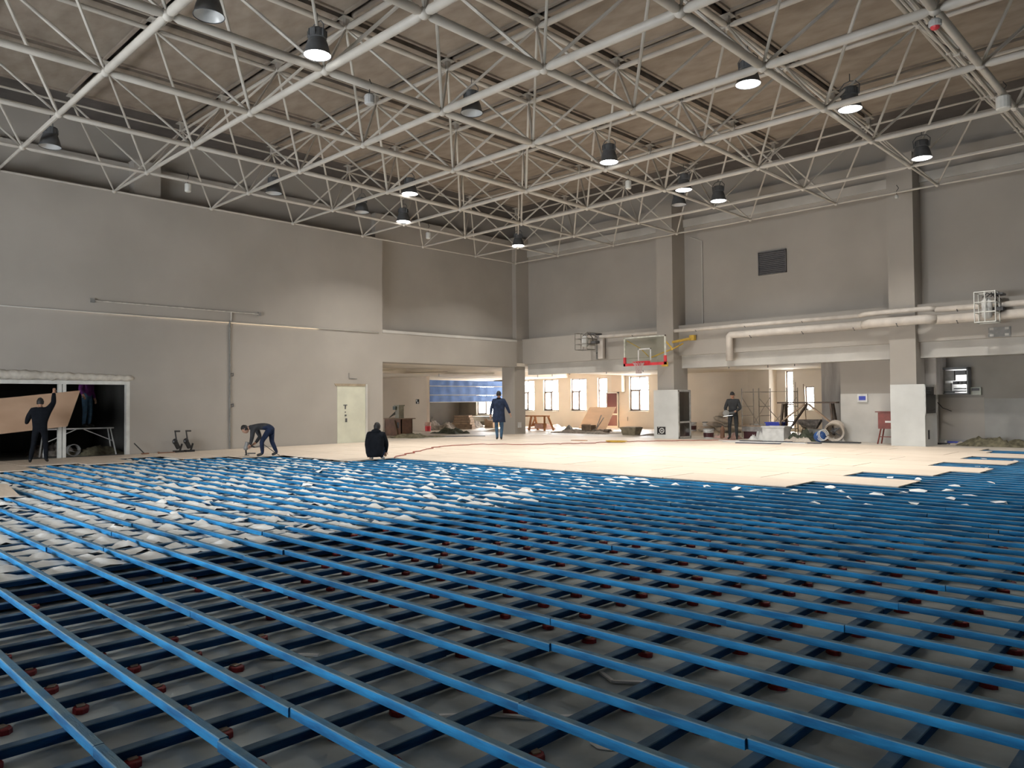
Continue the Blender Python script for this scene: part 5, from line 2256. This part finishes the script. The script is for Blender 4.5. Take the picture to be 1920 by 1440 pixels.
# bending over with a nail gun
p3 = person('person in dark jumper and jeans bending over the board edge with a nail gun', (4.39, -14.62, DECK), dirv(-.12, -1), 1.0,
            dict(pelvis=(0, -.04, .80), waist=(0, .10, .86), chest=(0, .33, .865), nb=(0, .47, .83), neck=(0, .53, .81), skull=(0, .57, .80), head=(0, .64, .775),
                 shl=(-.185, .38, .81), ell=(-.24, .40, .54), wrl=(-.16, .46, .36), hal=(-.12, .49, .30),
                 shr=(.185, .38, .81), elr=(.23, .28, .55), wrr=(.10, .38, .38), har=(.04, .44, .33),
                 hil=(-.10, -.05, .77), knl=(-.13, .16, .43), anl=(-.13, .14, .09), tol=(-.14, .30, .04),
                 hir=(.10, -.06, .77), knr=(.14, -.06, .42), anr=(.15, -.20, .09), tor=(.16, -.05, .04)),
            dict(top=GREYTOP, legs=DENIMD, shoe=SHOE), head_face=(0, .75, -.7), head_up=(0, .7, .7), bulk=1.06)
ng = thing('nail_gun', 'grey black nail gun pointed at the deck, held by the bending person', 'nail gun', (4.39, -14.62, DECK), math.atan2(dirv(-.12, -1)[1], dirv(-.12, -1)[0]) - PI / 2)
b = MB()
b.tube([(-.08, .56, .42), (-.08, .60, .24), (-.08, .60, .20)], [.055, .07, .05], 10)
b.build('motor_body', GREY, ng)
b = MB()
b.tube([(-.08, .60, .20), (-.08, .59, .06)], .022, 7)
b.box((-.08, .57, .055), (.07, .12, .02))
b.build('nose', BLACK, ng)
b = MB()
b.tube([(-.08, .56, .36), (-.09, .46, .31), (-.09, .36, .27)], .020, 7)
b.bar((-.08, .56, .10), (-.08, .34, .10), .05, .03)
b.build('handle', BLACK, ng)
b = MB()
b.tube([(-.09, .36, .27), (.0, .12, .33), (.05, -.1, .15), (.1, -.28, .02)], .010, 5)
b.build('air_hose', BLACK, ng)

# squatting, seen from behind
p4 = person('person in a black hooded jacket squatting at the board edge, seen from behind', (7.86, -13.46, .118), dirv(1, .12), 1.0,
            dict(pelvis=(0, -.10, .27), waist=(0, -.08, .40), chest=(0, .03, .59), nb=(0, .09, .72), neck=(0, .11, .77), skull=(0, .13, .81), head=(0, .15, .86),
                 shl=(-.19, .06, .665), ell=(-.265, .10, .40), wrl=(-.235, .20, .15), hal=(-.225, .24, .07),
                 shr=(.19, .06, .665), elr=(.26, .10, .42), wrr=(.20, .26, .22), har=(.17, .32, .15),
                 hil=(-.11, -.08, .26), knl=(-.19, .34, .44), anl=(-.14, .05, .09), tol=(-.16, .22, .04),
                 hir=(.11, -.08, .26), knr=(.19, .34, .44), anr=(.14, .05, .09), tor=(.16, .22, .04)),
            dict(top=BLACKJ, legs=DENIMD, shoe=GLOVEW), bulk=1.2)
loft('jacket', [(0, .10, .75, .09, .085), (0, .07, .71, .17, .12), (0, .04, .62, .215, .165), (0, -.01, .48, .235, .19), (0, -.06, .34, .245, .20), (0, -.09, .20, .225, .19), (0, -.10, .10, .19, .16), (0, -.09, .11, .16, .14)], BLACKJ, p4)
b = MB()
b.ball((0, .05, .745), .115, 14, 9, sq=(1.15, .85, .62), rot=(R(-22), 0, 0))
b.build('hood', BLACKJ, p4, smooth=True)

# carrying the sheet, seen from behind
p5 = person('person in dark clothes lifting the plywood sheet, one arm raised, at far left', (1.62, -19.56, DECK), (-.93, .36), .96,
            pose(chest=(0, .04, 1.28), shl=(-.185, .03, 1.40), ell=(-.30, .16, 1.20), wrl=(-.36, .36, 1.08), hal=(-.37, .44, 1.07),
                 shr=(.185, .05, 1.42), elr=(.29, .20, 1.62), wrr=(.28, .34, 1.88), har=(.28, .38, 1.98),
                 knl=(-.16, .12, .52), anl=(-.20, -.16, .10), tol=(-.22, -.02, .04), knr=(.12, .10, .50), anr=(.14, .03, .09), tor=(.16, .20, .04)),
            dict(top=BLACKJ, legs=BLACKJ, shoe=SHOE), bulk=1.3, curls=((0, 0, 1), (0, 1, -.3)))

# on the bench inside the store room
p6 = person('person in a purple jumper and jeans standing on the white bench in the dark opening', (-1.2, -17.62, .94), (.75, .5), 1.0,
            pose(elr=(.30, .02, 1.16), wrr=(.36, .16, 1.0), har=(.37, .22, .93)),
            dict(top=PURPLE, legs=DENIM, shoe=SHOE), bulk=1.1)
